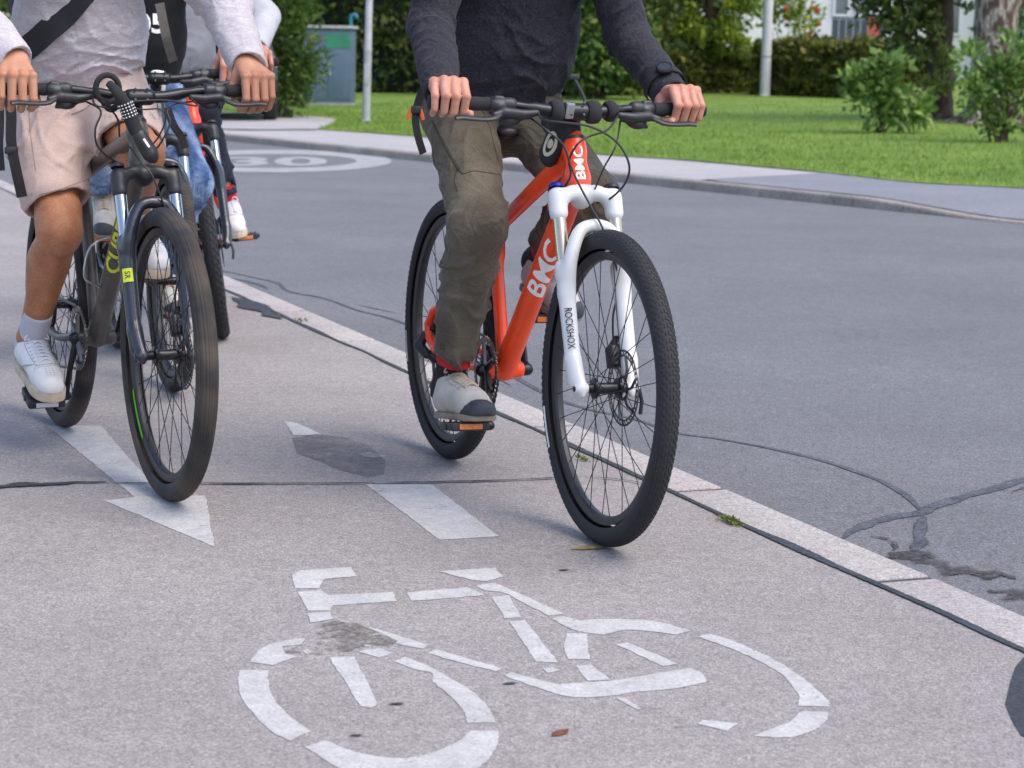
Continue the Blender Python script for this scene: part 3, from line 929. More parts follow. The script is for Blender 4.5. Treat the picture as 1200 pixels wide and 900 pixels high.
BAGG = mat('grey_bag_cloth', (.15, .135, .12), .85, var=.2, vscale=25, bump=.4, bscale=500)
EYEW = mat('eye_white', (.75, .74, .72), .2); EYED = mat('eye_iris', (.03, .02, .014), .2); LIP = mat('lip', (.42, .16, .13), .45)

NAIL = mat('fingernail', (.56, .33, .26), .3, var=.06)
for m_ in (SKIN, SKINP):
    nt_ = m_.node_tree; bs_ = nt_.nodes['Principled BSDF']; src_ = bs_.inputs['Base Color'].links[0].from_socket
    an_ = nt_.nodes.new('ShaderNodeAttribute'); an_.attribute_name = 'flush'
    mm_ = nt_.nodes.new('ShaderNodeMix'); mm_.data_type = 'RGBA'; mm_.blend_type = 'MULTIPLY'; mm_.inputs['B'].default_value = (.93, .70, .64, 1)
    nt_.links.new(an_.outputs['Fac'], mm_.inputs['Factor']); nt_.links.new(src_, mm_.inputs['A']); nt_.links.new(mm_.outputs['Result'], bs_.inputs['Base Color'])

def ik(a, c, l1, l2, pole):
    a = np.asarray(a, float); c = np.asarray(c, float); d = c-a; L = np.linalg.norm(d)
    L2 = min(L, (l1+l2)*.998); d = d/L
    x = (l1*l1-l2*l2+L2*L2)/(2*L2); h = math.sqrt(max(0, l1*l1-x*x))
    p = np.asarray(pole, float); p = nrm(p-d*p.dot(d))
    return a+d*x+p*h

def fold_fn(items, base=.0015, bf=(14, 14, 9), seed=3):
    """cloth creases: items (centre, direction across the creases, sigma, amplitude, creases per metre)"""
    def f(P):
        n = vnoise(P*np.array(bf, np.float32)+3.1, seed)
        d = base*n+base*.5*vnoise(P*np.array((34, 34, 22), np.float32)+1.7, seed+7)
        n2 = vnoise(P*7.0+11.7, seed+1); n3 = vnoise(P*16.0+5.7, seed+4)
        for (c, dr, sg, am, fr) in items:
            q = P-np.asarray(c, np.float32); w = np.exp(-(q*q).sum(1)/(2*sg*sg))
            ph = (q@nrm(dr).astype(np.float32))*fr+n2*1.7
            r = 1-np.abs(np.sin(ph*np.pi)); r = (r**2.4-.15)*(.6+.9*n3)
            d = d+am*w*r
        return d.astype(np.float32)
    return f

def add_hand(S, pb, o, f, up, tilt, opn=0.0, hs=1.12, spread=1.08):
    """a hand closed on the bar: pb bar centre under the palm, o outwards along the bar, f forwards"""
    o = nrm(o); f = nrm(f-o*np.dot(f, o)); up = nrm(np.cross(f, o)) if np.dot(np.cross(f, o), up) > 0 else nrm(np.cross(o, f))
    e1 = f*math.cos(tilt)-up*math.sin(tilt); e2 = up*math.cos(tilt)+f*math.sin(tilt)
    o0 = o; e10, e20 = e1, e2; e1 = e1*hs; e2 = e2*hs
    W = pb-e1*.06+e2*.042
    J = lambda a, b, c: pb+e1*a+e2*b+o*c*hs
    off = [-.034, -.0115, .011, .0325]
    ln = [.97, 1.06, 1.0, .84]; rad = [.0102, .0106, .0102, .0090]
    spots = []; nails = []
    S.ell(pb-e1*.022+e2*.036, (.042, .038, .0155), .012, frame_mat((0, 0, 0), e1, y=o))
    for i in range(4):
        c = off[i]*spread; l = ln[i]; jit = (.0016, -.001, .0008, -.0014)[i]
        m = J(.010+.004*(i in (1, 2))+jit, .0405+.0025*(i in (1, 2)), c)
        p = J(.0365*l+.004*opn+jit, .006*(2-l)-.012*opn*l, c*1.04)
        dd = J(.0215+.010*opn, -.0225*l-.016*opn, c*1.0+.001)
        t = J(-.003+.020*opn, -.0262-.026*opn*l, c*.96+.0015)
        S.cap(W+o*c*.55+e1*.012, m, .0145, .0112, .011)
        S.chain([m, p], [rad[i]+.0016, rad[i]+.0006], .0035)
        S.chain([p, dd, t], [rad[i]+.0004, rad[i]-.0006, rad[i]-.0014], .0025)
        S.ell(m+e2*.003, (.0105, .0098, .009), .006)
        spots += [(m+e2*.010, .011), (p+e1*.010, .008), (t, .010)]
        ax_t = nrm(t-dd); no_ = nrm(np.cross(ax_t, o0)); no_ = no_ if np.dot(no_, (dd+t)/2-pb) > 0 else -no_
        nails.append((dd*.25+t*.75+no_*(rad[i]-.0022), ax_t, o0, no_))
    tb = J(-.040, .018, -.026); tm = J(-.026, -.010, -.042); ti = J(.002, -.0285, -.047); tt_ = J(.026, -.026, -.043)
    S.cap(W-o*.012, tb, .018, .0165, .014); S.chain([tb, tm], [.016, .0115], .012); S.chain([tm, ti, tt_], [.0112, .0102, .0088], .004)
    S.ell(W+e1*.004, (.028, .024, .019), .015, frame_mat((0, 0, 0), e1, y=o))
    return W, e10, e20, spots, nails

def shoe_parts(parent, O, fd, nup, s, style):
    """shoe in a frame: x to the toe, z up from the sole"""
    M = frame_mat(O, fd, z=nup); T = lambda x, y, z: np.array(M @ Vector((x, y, z)))
    up_ = np.array(M.to_3x3() @ Vector((0, 0, 1))); lat = np.array(M.to_3x3() @ Vector((0, 1, 0)))
    u = SDF()
    th = .030 if style == 'sneaker' else .017
    b = th-.004
    if style == 'sneaker':
        u.chain([T(-.055, 0, b+.034), T(.0, 0, b+.036), T(.06, -s*.004, b+.030), T(.115, -s*.004, b+.018), T(.15, -s*.002, b+.012)], [.039, .040, .042, .043, .037], .03, sq=(up_, 1.02))
        u.cap(T(-.030, 0, b+.05), T(-.038, 0, b+.098), .040, .038, .03); u.cap(T(.0, 0, b+.055), T(.10, 0, b+.026), .034, .03, .03)
    else:
        u.chain([T(-.055, 0, b+.034), T(.0, 0, b+.038), T(.06, -s*.004, b+.034), T(.115, -s*.004, b+.022), T(.155, -s*.002, b+.014)], [.038, .040, .042, .042, .036], .03)
        u.cap(T(-.030, 0, b+.05), T(-.036, 0, b+.105), .041, .040, .03); u.cap(T(.0, 0, b+.065), T(.10, 0, b+.034), .034, .03, .03)
    u.plane(T(0, 0, b), -up_)
    top = b+(.098 if style == 'sneaker' else .108)
    u.plane(T(-.03, 0, top), nrm(up_*1.0-np.array(M.to_3x3() @ Vector((.22, 0, 0)))))
    u.cap(T(-.032, 0, b+.075), T(-.034, 0, top+.05), .031, .032, .004, op='s')
    up_m = {'sneaker': LEATHW, 'suede': SUEDE}[style]
    sh = u.mesh(.0038, 'shoe', up_m, parent, relax=2)
    out = []
    for (x, w) in [(-.092, 0), (-.088, .02), (-.07, .034), (-.03, .038), (.02, .039), (.07, .045), (.115, .048), (.15, .043), (.175, .028), (.186, .0)]:
        out.append((x, w))
    P2 = catmull(np.array(out), 4)
    ol = [(x, w-s*.004*(x > .05)) for x, w in P2]+[(x, -w-s*.004*(x > .05)) for x, w in P2[::-1][1:-1]]
    so = MB(); prism(ol, 0.0, th, M, .005, so)
    so.build('sole', SOLEC if style == 'sneaker' else SOLEK, sh, angle=50)
    if style == 'sneaker':
        st = MB()
        for sg in (-1, 1):     # stitched overlay line and heel patch seam
            pts = catmull([T(.015, sg*.046, b+.012), T(.06, sg*.047, b+.04), T(.10, sg*.026, b+.056), T(.125, 0, b+.057)], 5)
            sweep(pts, .0017, n=5, mb=st)
            sweep(catmull([T(-.06, sg*.036, b+.01), T(-.045, sg*.041, b+.045), T(-.03, sg*.037, b+.085)], 5), .0016, n=5, mb=st)
        st.build('seam', SEAMG, sh)
    else:
        tc = SDF(); tc.chain([T(.10, -s*.004, b+.016), T(.155, -s*.002, b+.012)], [.0455, .0395], .01); tc.plane(T(0, 0, b), -up_)
        tc.plane(T(.135, 0, b+.012), nrm(np.array(M.to_3x3() @ Vector((-.7, -s*.35, .9)))))
        tc.mesh(.004, 'toe_cap', TOEK, sh, relax=2)
    lc = MB(); ml = LACEW if style == 'sneaker' else LACET
    bv = bvh_of(sh)
    def top_at(x, y, l=.001):
        h = bv.ray_cast(Vector(T(x, y, .3)), Vector(-up_))
        return (np.array(h[0])+up_*l) if h[0] is not None else T(x, y, b+.05)
    for i in range(6):
        x = .014+.0155*i; w = .021-.0004*i
        for sg in (-1, 1):
            sweep([top_at(x+.012*k, sg*w*(1-2*k), .0022+.003*math.sin(math.pi*k)) for k in np.linspace(0, 1, 7)], .0030, n=6, mb=lc)
    pl = MB()
    if style == 'sneaker':
        for sg in (-1, 1):
            for k in range(7): 
                q = top_at(.010+.0155*k, sg*.026, .0006); lathe([(0, .0012), (.0024, .0008), (.0026, -.001)], q, up_, 8, mb=pl)
            sweep([top_at(.0+.02*k, sg*(.033-.0008*k), .0003) for k in range(6)], .0011, n=5, mb=pl)
        sweep([top_at(.118-.012*abs(k)/3, .0115*k, .0004) for k in range(-3, 4)], .0013, n=5, mb=pl)
        sweep([top_at(.126-.014*abs(k)/3, .0120*k, .0004) for k in range(-3, 4)], .0009, n=5, mb=pl)
        for k in range(4):
            for m2 in range(-1, 2): lathe([(0, .0006), (.0016, .0004), (.0018, -.001)], top_at(.132+.008*k, m2*.009, .0002), up_, 6, mb=pl)
    else:
        for sg in (-1, 1):
            sweep([top_at(-.005+.02*k, sg*(.030-.0005*k), .0003) for k in range(6)], .0013, n=5, mb=pl)
            for k in range(4):
                q = top_at(.016+.022*k, sg*.024, .0006); lathe([(0, .0014), (.003, .001), (.0032, -.001)], q, up_, 8, mb=pl)
    pl.build('stitching', SEAMG, sh)
    kn = top_at(.008, 0, .004)
    for sg in (-1, 1):
        sweep(catmull([kn, kn+lat*sg*.022+up_*.012, kn+lat*sg*.034-up_*.006, kn+lat*sg*.012], 5), .0026, n=6, mb=lc)
        sweep(catmull([kn, kn+lat*sg*.016-up_*.006, kn+lat*sg*.035-up_*.03], 4), .0024, n=6, mb=lc)
    lc.build('laces', ml, sh)
    return sh

def strap(pts, w, t, nrml, mb, mi=0, sub=6):
    a = [(-t/w, -1), (t/w, -1), (t/w, 1), (-t/w, 1)]
    return sweep(catmull(pts, sub), w/2, prof=a, up=nrml, mb=mb, mi=mi)

def rider(B, S):
    M = B['M']; Y = np.array((0, 1., 0)); X = np.array((1., 0, 0)); Z = np.array((0, 0, 1.))
    rs = S.get('res', 1.0)
    Hc = np.array(S['hip']); sh0 = np.array(S['chest'])
    spine = nrm(sh0-Hc)
    fwd = nrm(np.cross(Y, spine))          # chest-facing direction
    body = SDF(); hands = SDF()
    hip = {s: Hc+Y*s*S.get('hipw', .085) for s in (-1, 1)}
    shd = {s: sh0+Y*s*S.get('shw', .185)+np.array(S.get('shoff', {}).get(s, (0, 0, 0))) for s in (-1, 1)}
    J = {}
    # torso and head
    body.cap(Hc+spine*.02, Hc+spine*.22, .115, .105, .05, sq=(Y, .72)); body.cap(Hc+spine*.2, sh0-spine*.08, .105, .12, .06, sq=(Y, .70))
    nk = sh0+spine*.06; hd = nk+nrm(spine*.6+Z*.6+X*.15)*.17
    body.cap(sh0-spine*.02, hd-Z*.05, .062, .055, .05)
    hf = nrm(np.array((1, 0, -.12))); hu = nrm(Z-hf*Z.dot(hf))
    Hm = frame_mat((0, 0, 0), hf, z=hu); H = lambda a, b, c: hd+hf*a+Y*b+hu*c
    body.ell(H(-.012, 0, .045), (.098, .078, .092), .03, Hm); body.ell(H(.022, 0, -.03), (.068, .058, .075), .04, Hm)
    body.cap(H(.06, 0, -.085), H(.066, 0, -.08), .024, .022, .03)                                   # chin
    body.cap(H(.085, 0, .03), H(.108, 0, -.012), .009, .014, .015)                                  # nose
    for s in (-1, 1):
        body.ell(H(.068, s*.034, .035), (.02, .024, .012), .012, Hm, op='s')                        # eye sockets
        body.ell(H(-.005, s*.078, .0), (.02, .009, .031), .008, Hm)                                 # ears
        body.cap(H(.083, s*.012, .048), H(.075, s*.05, .047), .008, .006, .012)                     # brow
        body.cap(H(.085, 0, -.048), H(.078, s*.022, -.05), .0085, .005, .008)                       # lips
    # arms
    barp = B['bar']; bw = S['bw']; spots = []; nails = []
    for s in (-1, 1):
        pb = barp(s*(bw-S.get('grip_in', {}).get(s, .062))); o = nrm(barp(s*bw)-barp(s*(bw-.08)))
        pb2 = pb+Z*.0
        W, e1, e2, sp_, nl_ = add_hand(hands, pb2, o, X+Y*s*-.0, Z, S.get('tilt', {}).get(s, .6), S.get('open', 0.0), spread=S.get('spread', 1.0))
        spots += sp_; nails += nl_
        E = ik(shd[s], W, S.get('ua', .30), S.get('fa', .265), np.array(S.get('epole', {}).get(s, (-.35, s*.8, -.5))))
        J[('W', s)] = W; J[('E', s)] = E; J[('h', s)] = (pb, o, e1, e2)
        fd = nrm(E-W)
        hands.cap(W, W+fd*.07, .0265, .029, .02, sq=(e2, 1.15))
        body.chain([shd[s], E], [.054, .043], .03); body.chain([E, W+fd*.035], [.043, .028], .015)
    # legs
    feet = {}
    for s in (-1, 1):
        pd = B['pedal'][s]; pit = math.radians(S.get('foot_pitch', {}).get(s, 8)); yaw = math.radians(S.get('toe_out', {}).get(s, 6))*s
        fd = np.array((math.cos(pit)*math.cos(yaw), math.cos(pit)*math.sin(yaw), -math.sin(pit))); nu = nrm(Z-fd*Z.dot(fd))
        O = pd+nu*.016-fd*S.get('ball', .10)+Y*s*(S.get('foot_y', -.012) if not isinstance(S.get('foot_y'), dict) else S['foot_y'][s])
        A = O+nu*.115-fd*.032
        K = ik(hip[s], A, S.get('th', .435), S.get('shn', .425), X+Y*s*(S.get('knee_out', .12) if not isinstance(S.get('knee_out', .12), dict) else S['knee_out'][s])+np.array((0, 0, .1)))
        J[('A', s)] = A; J[('K', s)] = K; feet[s] = (O, fd, nu)
        tk = S.get('thick', 1.0); body.chain([hip[s], K], [.085*tk, .056*tk], .04); body.ell(K+X*.012*tk, (.056*tk, .053*tk, .062*tk), .03)
        sd = nrm(A-K); bk = nrm(np.cross(Y, sd)); bk = bk if bk.dot(X) < 0 else -bk
        body.chain([K, K*.68+A*.32+bk*.018, K*.35+A*.65+bk*.006, A+Z*.01], [.052*tk, .058*tk, .044*tk, .037*tk], .02)
        body.cap(A, O+fd*.02+nu*.05, .037, .034, .02); body.cap(O+fd*.0+nu*.05, O+fd*.10+nu*.035, .032, .026, .02)
        if S.get('shorts'):
            body.ell(K+sd*.012-bk*.046, (.016, .021, .025), .018); body.ell(K+sd*.062-bk*.034, (.012, .014, .024), .018)
            for q in (-1, 1):
                body.ell(K+sd*.135+bk*.030+Y*q*.021, (.032, .030, .075), .025, frame_mat((0, 0, 0), bk, z=sd)); body.ell(K-nrm(K-hip[s])*.075-bk*.028+Y*q*.030, (.026, .024, .05), .025, frame_mat((0, 0, 0), bk, z=nrm(K-hip[s])))
                body.ell(A+sd*.005+Y*q*.030, (.017, .014, .02), .012)
            body.cap(A+bk*.026-sd*.10, A+bk*.034+sd*.02, .014, .013, .015)
        else: body.ell(K+sd*.03-bk*.042*tk, (.028*tk, .03*tk, .034*tk), .03)
    Vb, Qb = body.arrays(.0065, None, 2)
    Vh, Qh = hands.arrays(.0024*rs, None, 1)
    V = np.concatenate([Vb, Vh]); Q = np.concatenate([Qb, Qh+len(Vb)])
    me_mats = [S.get('leg_skin', SKIN), S.get('hand_skin', SKINP)]
    mi = np.concatenate([np.zeros(len(Qb), np.int32), np.ones(len(Qh), np.int32)])
    P = np_mesh(V, Q, 'person', me_mats, None, mi=mi)
    fl_ = np.zeros(len(V), np.float32)
    for c_, r_ in spots:
        q_ = V[len(Vb):]-c_; fl_[len(Vb):] += np.exp(-(q_*q_).sum(1)/(2*r_*r_*.5))
    P.data.attributes.new('flush', 'FLOAT', 'POINT').data.foreach_set('value', np.clip(fl_, 0, 1))
    if rs == 1.0:
        for c_, a_, b_, n_ in nails:
            nm_ = MB(); lathe([(0, .0016), (.55, .0014), (.85, .0008), (1.0, -.0006)], (0, 0, 0), (0, 0, 1), 14, mb=nm_)
            nm_.V = [v*np.array((.0066, .0052, 1.0)) for v in nm_.V]; nm_.xf(frame_mat(c_, a_, z=n_)); nm_.build('fingernail', NAIL, P)
    P.matrix_world = M; tag(P, S['label'], 'person', S.get('group'))
    # hair, eyes, mouth
    hr = SDF(); hr.ell(H(-.024, 0, .06), (.103, .086, .095), .02, Hm); hr.ell(H(-.05, 0, .0), (.07, .08, .07), .03, Hm)
    hr.plane(H(.055, 0, .06), nrm(hf*1.0-hu*.55)); hr.plane(H(0, 0, -.035), -hu)
    hr.mesh(.007, 'hair', HAIR, P, disp=lambda q: (.004*vnoise(q*np.array((40, 40, 14), np.float32), 9)).astype(np.float32), relax=1)
    for s in (-1, 1):
        e = MB(); c = H(.066, s*.033, .033)
        lathe([(0, .0125), (.0045, .0118), (.0046, .0117), (.0088, .0088), (.0125, 0), (.0088, -.0088), (0, -.0125)], c, hf, 16, mb=e)
        ee = e.build('eye', EYEW, P)
        e = MB(); lathe([(0, .0135), (.0035, .0132), (.0055, .0115)], c, hf, 16, mb=e); e.build('iris', EYED, ee)
    # ---------------- top
    top = SDF(); k = S.get('loose', 1.0)
    hem = S.get('hem', -.03)
    top.cap(Hc+spine*hem+fwd*.01, Hc+spine*.20+fwd*S.get('belly', .015), .128*k, .125*k, .05, sq=(Y, S.get('flat', .70)))
    top.cap(Hc+spine*.18+fwd*S.get('belly', .015), sh0-spine*.07, .125*k, .132*k, .06, sq=(Y, .70))
    top.cap(sh0-spine*.05, sh0+spine*.035, .09, .07, .05)
    fo = [(Hc+spine*.10+fwd*.1+Y*.05, nrm(spine+Y*.8), .13, .012*S.get('crease', 1), 13), (Hc+spine*.10+fwd*.1-Y*.08, nrm(spine-Y*.6), .12, .010*S.get('crease', 1), 15),
          (Hc+spine*hem+fwd*.08, spine, .16, .009*S.get('crease', 1), 22)]
    for s in (-1, 1):
        W, E = J[('W', s)], J[('E', s)]; sl = S.get('sleeve', (.072, .058, .044)); fd = nrm(E-W)
        e1, e2 = J[('h', s)][2:]
        cuff = W+fd*S.get('cuff', .0)
        top.chain([shd[s], E], [sl[0], sl[1]], .05); top.chain([E, E*.45+cuff*.55, cuff-fd*.02], [sl[1], sl[1]*.45+sl[2]*.55+.003, sl[2]], .015)
        fo += [(E, nrm(nrm(W-shd[s])+Y*s*.35+Z*.2), .085, .009*S.get('crease', 1), 19), (cuff+fd*.05, fd, .05, S.get('cuff_crease', .008), 30), ((E+W)/2, nrm(fd+Y*.9), .07, .0035*S.get('crease', 1), 17)]
    hp = Hc+spine*(hem+.0)
    hn = nrm(-spine+fwd*S.get('hem_tilt', .1))
    top.plane(hp, hn, .006)
    for s in (-1, 1):
        W, E = J[('W', s)], J[('E', s)]; fd = nrm(E-W); cuff = W+fd*S.get('cuff', .0)
        # the cuff ends in a clean ring: hollow it out
        rc = S.get('sleeve', (.072, .058, .044))[2]; top.cap(cuff-fd*.08, cuff-fd*.022, rc-.008, rc-.008, .003, op='s')
    dt = fold_fn(fo, .0022*S.get('crease', 1), seed=S.get('seed', 3))
    # remove the rounded end of each sleeve beyond its cuff
    for s in (-1, 1):
        W, E = J[('W', s)], J[('E', s)]; fd = nrm(E-W); cuff = W+fd*S.get('cuff', .0)
        R_ = S.get('sleeve', (.072, .058, .044))[2]
        top.cap(cuff-fd*(R_*1.6+.0), cuff-fd*(R_*1.6+.09), R_*1.6, R_*1.6, .002, op='s')
    sw = top.mesh(.0048*rs, S.get('top_name', 'sweater'), S['top_mat'], P, disp=dt, relax=1)
    # ---------------- trousers / shorts
    tr = SDF(); tr_r = S.get('leg_r', (.118, .094, .088, .074))
    tr.cap(Hc-spine*.02, Hc+spine*.13, .132, .122, .05, sq=(Y, .72))
    fl = [(Hc+X*.1, Z, .12, .007, 16)]
    for s in (-1, 1):
        K, A, h = J[('K', s)], J[('A', s)], hip[s]; td = nrm(K-h); sd = nrm(A-K)
        if S.get('shorts'):
            e = h+td*S['shorts']; 
            tr.chain([h+np.array((0, 0, .0)), h*.5+e*.5-Z*.012, e-Z*.014], [tr_r[0], tr_r[0]*.97, tr_r[1]], .05)
            fl += [(h*.4+e*.6+np.array((0, -.05, .05)), nrm(td*.2+Z*.35+Y*s*.9), .15, .018, 8), (h*.75+e*.25+X*.06, nrm(td+Z*.6), .09, .018, 11), (e, nrm(Y*s+td*.5), .09, .009, 10)]
        else:
            bk = nrm(np.cross(Y, sd)); bk = bk if bk.dot(X) < 0 else -bk
            tr.chain([h, K], [tr_r[0], tr_r[1]], .04); tr.chain([K, K*.55+A*.45+bk*.012, A+sd*S.get('cuff_len', -.06)], [tr_r[1], tr_r[2], tr_r[3]], .02)
            tr.ell(K+X*.006, (tr_r[1]*.93,)*3, .03)
            fl += [(K+sd*.045, nrm(sd+X*.35+Y*.25), .075, .030, 17), (K+sd*.05-X*.06, nrm(sd-X*.4), .07, .028, 22), (K-td*.10, nrm(td-Z*.4), .08, .020, 15), (A-sd*.10, nrm(sd+X*.35), .11, .022, 13), (h+td*.12+X*.05, nrm(td+Z), .10, .020, 13), (K*.5+A*.5, nrm(Y+sd*.6+X*.3), .12, .018, 11)]
    for s in (-1, 1):
        K, A, h = J[('K', s)], J[('A', s)], hip[s]; td = nrm(K-h); sd = nrm(A-K)
        if S.get('shorts'):
            e = h+td*S['shorts']-Z*.014; n_ = nrm(td-Z*S.get('hem_drop', .5)-Y*s*S.get('hem_side', 0))
            R_ = tr_r[1]
            tr.cap(e+n_*R_*2.0, e+n_*(R_*2.0+.02), R_*2.0, R_*2.0, .002, op='s'); tr.cap(e-n_*.03+Z*.0, e+n_*.08, R_*.83, R_*.86, .004, op='s')
        else:
            e = A+sd*S.get('cuff_len', -.06); R_ = tr_r[3]
            tr.cap(e+sd*R_*2.0, e+sd*(R_*2.0+.02), R_*2.0, R_*2.0, .002, op='s'); tr.cap(e-sd*.025, e+sd*.08, R_*.86, R_*.86, .004, op='s')
    tro = tr.mesh(.005*rs, 'shorts' if S.get('shorts') else 'trousers', S['leg_mat'], P, disp=fold_fn(fl, S.get('base_fold', .0032), seed=S.get('seed', 3)+20), relax=1)
    # ---------------- socks and shoes
    for s in (-1, 1):
        K, A = J[('K', s)], J[('A', s)]; sd = nrm(A-K); O, fd, nu = feet[s]
        for i, (m_, a, b, r) in enumerate(S['socks']):
            so = SDF(); so.chain([A+sd*a, A+sd*b], [r, r*.97], .01); so.cap(A+sd*b, O+fd*.0+nu*.06, r*.95, r*.9, .02)
            so.plane(A+sd*a, -sd, .004)
            if i+1 < len(S['socks']): so.plane(A+sd*(b+.001), sd, .003)
            so.mesh(.0042, 'sock', m_, P, relax=1)
        if s in S.get('shoe_sides', (-1, 1)):
            shoe_parts(P, O, fd, nu, s, S['shoe'])
    J['obj'] = P; J['top'] = sw; J['trousers'] = tro; J['hip'] = hip; J['shd'] = shd; J['Hc'] = Hc; J['sh0'] = sh0; J['spine'] = spine; J['fwd'] = fwd; J['feet'] = feet
    return J

def report(nm, M, J):
    for k, v in J.items():
        if isinstance(k, tuple) and k[0] in 'WEKA': print('PX', nm, k, [round(q) for q in project(M @ Vector(v))[:2]])
    for s in (-1, 1): print('PX', nm, 'hip', s, [round(q) for q in project(M @ Vector(J['hip'][s]))[:2]], 'shd', [round(q) for q in project(M @ Vector(J['shd'][s]))[:2]], 'hand', [round(q) for q in project(M @ Vector(J[('h', s)][0]))[:2]])

R1 = rider(B1, dict(label='cyclist in a charcoal sweater and olive trousers on the orange-red bike', group='cyclists riding on the path', hip=(.25, .0, 1.0), chest=(.50, -.005, 1.47), bw=.345,
    tilt={-1: -.18, 1: -.05}, spread=.93, open=-.12, grip_in={-1: .036, 1: .052}, epole={-1: (-.2, -.2, -.6), 1: (-.2, .2, -.6)}, top_mat=KNIT, leg_mat=OLIVE, sleeve=(.072, .056, .042), cuff=-.012, thick=.82,
    leg_r=(.098, .069, .064, .055), cuff_len=-.075, foot_pitch={-1: -7, 1: 14}, toe_out={-1: -4, 1: 8}, ball=.085, foot_y={-1: -.012, 1: .04}, socks=[(SOCKR, -.09, -.035, .042), (SOCKB, -.034, .05, .043)], shoe='suede', knee_out={-1: .10, 1: .01},
    th=.44, shn=.43, hem=-.022, seed=3, crease=1.7))
report('R1', M1, R1)
R2 = rider(B2, dict(label='cyclist in a pale lilac sweatshirt and pale shorts with white trainers', group='cyclists riding on the path', hip=(.27, -.012, 1.0), chest=(.52, -.045, 1.46), bw=.37,
    tilt={-1: .52, 1: .42}, grip_in={-1: .062, 1: .055}, open=.7, epole={-1: (-.2, -.8, -.5), 1: (-.2, .8, -.5)}, top_mat=LILAC, leg_mat=SHORTS, sleeve=(.080, .066, .047), cuff=.0, loose=.95, flat=.72, leg_skin=SKINT, hand_skin=SKIN,
    shorts=.335, leg_r=(.114, .094, 0, 0), socks=[(SOCKW, -.10, .04, .041)], shoe='sneaker', foot_pitch={-1: 14, 1: 10}, toe_out={-1: -4, 1: 4}, knee_out={-1: .0, 1: -.13}, hem=-.035, seed=5, crease=1.6, cuff_crease=.003, base_fold=.002, top_name='sweatshirt', foot_y=.0,
    th=.465, shn=.405, hem_drop=.30, hem_side=.28))
report('R2', M2, R2)
R3 = rider(B3, dict(label='cyclist in ripped blue jeans and a black top, half hidden behind the lilac sweatshirt', group='cyclists riding on the path', hip=(.235, 0, 1.0), chest=(.48, 0, 1.47), bw=.31,
    tilt={-1: .7, 1: .7}, open=.4, top_mat=BLACKJ, leg_mat=JEANS, sleeve=(.07, .055, .04), leg_r=(.105, .085, .075, .065), socks=[(SOCKB, -.08, .05, .041)], shoe='suede', res=1.5, seed=8, knee_out=.28))
report('R3', M3, R3)
R4 = rider(B4, dict(label='cyclist with light grey sleeve and navy trousers riding the red bike at the back', group='cyclists riding on the path', hip=(.235, 0, 1.0), chest=(.48, 0, 1.47), bw=.36,
    tilt={-1: .4, 1: .4}, top_mat=GREYJ, leg_mat=NAVY, sleeve=(.07, .06, .045), leg_r=(.095, .068, .060, .050), thick=.82, socks=[(SOCKR, -.08, .05, .040)], shoe='sneaker', res=1.5, seed=9, knee_out=-.16, foot_y=-.035))
report('R4', M4, R4)
# seams and pockets sewn on the clothes
def seam(M, obj, pts, m, r=.0013, name='seam', lift=.0002):
    P = []
    for (a, b_), (c, d_) in zip(pts[:-1], pts[1:]):
        n = max(2, int(math.hypot(c-a, d_-b_)/3))
        for k in range(n):
            q = surf(M, obj, a+(c-a)*k/n, b_+(d_-b_)*k/n, lift)
            if q is not None: P.append(q)
    q = surf(M, obj, *pts[-1], lift)
    if q is not None: P.append(q)
    runs = [[P[0]]] if P else []
    for q in P[1:]:
        if np.linalg.norm(q-runs[-1][-1]) < .05: runs[-1].append(q)
        else: runs.append([q])
    mb = MB()
    for r_ in runs:
        if len(r_) > 2:
            A = np.array(r_); A[1:-1] = (A[:-2]+A[1:-1]*2+A[2:])/4
            sweep(A, r, n=6, mb=mb)
    if mb.n: return mb.build(name, m, obj)
OLIVES = mat('olive_seam', (.04, .033, .02), .9, var=.2); OLIVEL = mat('olive_stitch', (.13, .115, .08), .9, var=.15)
T_ = R1['trousers']
seam(M1, T_, [(507, 142), (513, 156), (525, 178), (536, 197), (542, 204)], OLIVES, .0022)
seam(M1, T_, [(510, 142), (516, 156), (528, 177), (538, 195), (543, 201)], OLIVEL, .0012)
seam(M1, T_, [(542, 204), (556, 200), (586, 205)], OLIVES, .0014)
seam(M1, T_, [(536, 197), (532, 212), (536, 224)], OLIVES, .0014)
seam(M1, T_, [(560, 118), (574, 150), (584, 190)], OLIVES, .0012)
seam(M1, T_, [(520, 391), (545, 396), (572, 390)], OLIVEL, .0011)
T_ = R2['trousers']; SHS = mat('shorts_seam', (.30, .215, .19), .9, var=.1)
seam(M2, T_, [(46, 228), (70, 222), (95, 213), (116, 205)], SHS, .0013)
seam(M2, T_, [(34, 130), (36, 160), (42, 200)], SHS, .0013)
seam(M2, T_, [(112, 118), (100, 128), (84, 134)], SHS, .0016)
# ================================================================== the place
def px_poly(pts, z): return [g(x, y, z) for x, y in pts]

def set_edge(o, vals):
    a = o.data.attributes.new('edge', 'FLOAT', 'POINT'); a.data.foreach_set('value', np.array(vals, np.float32))

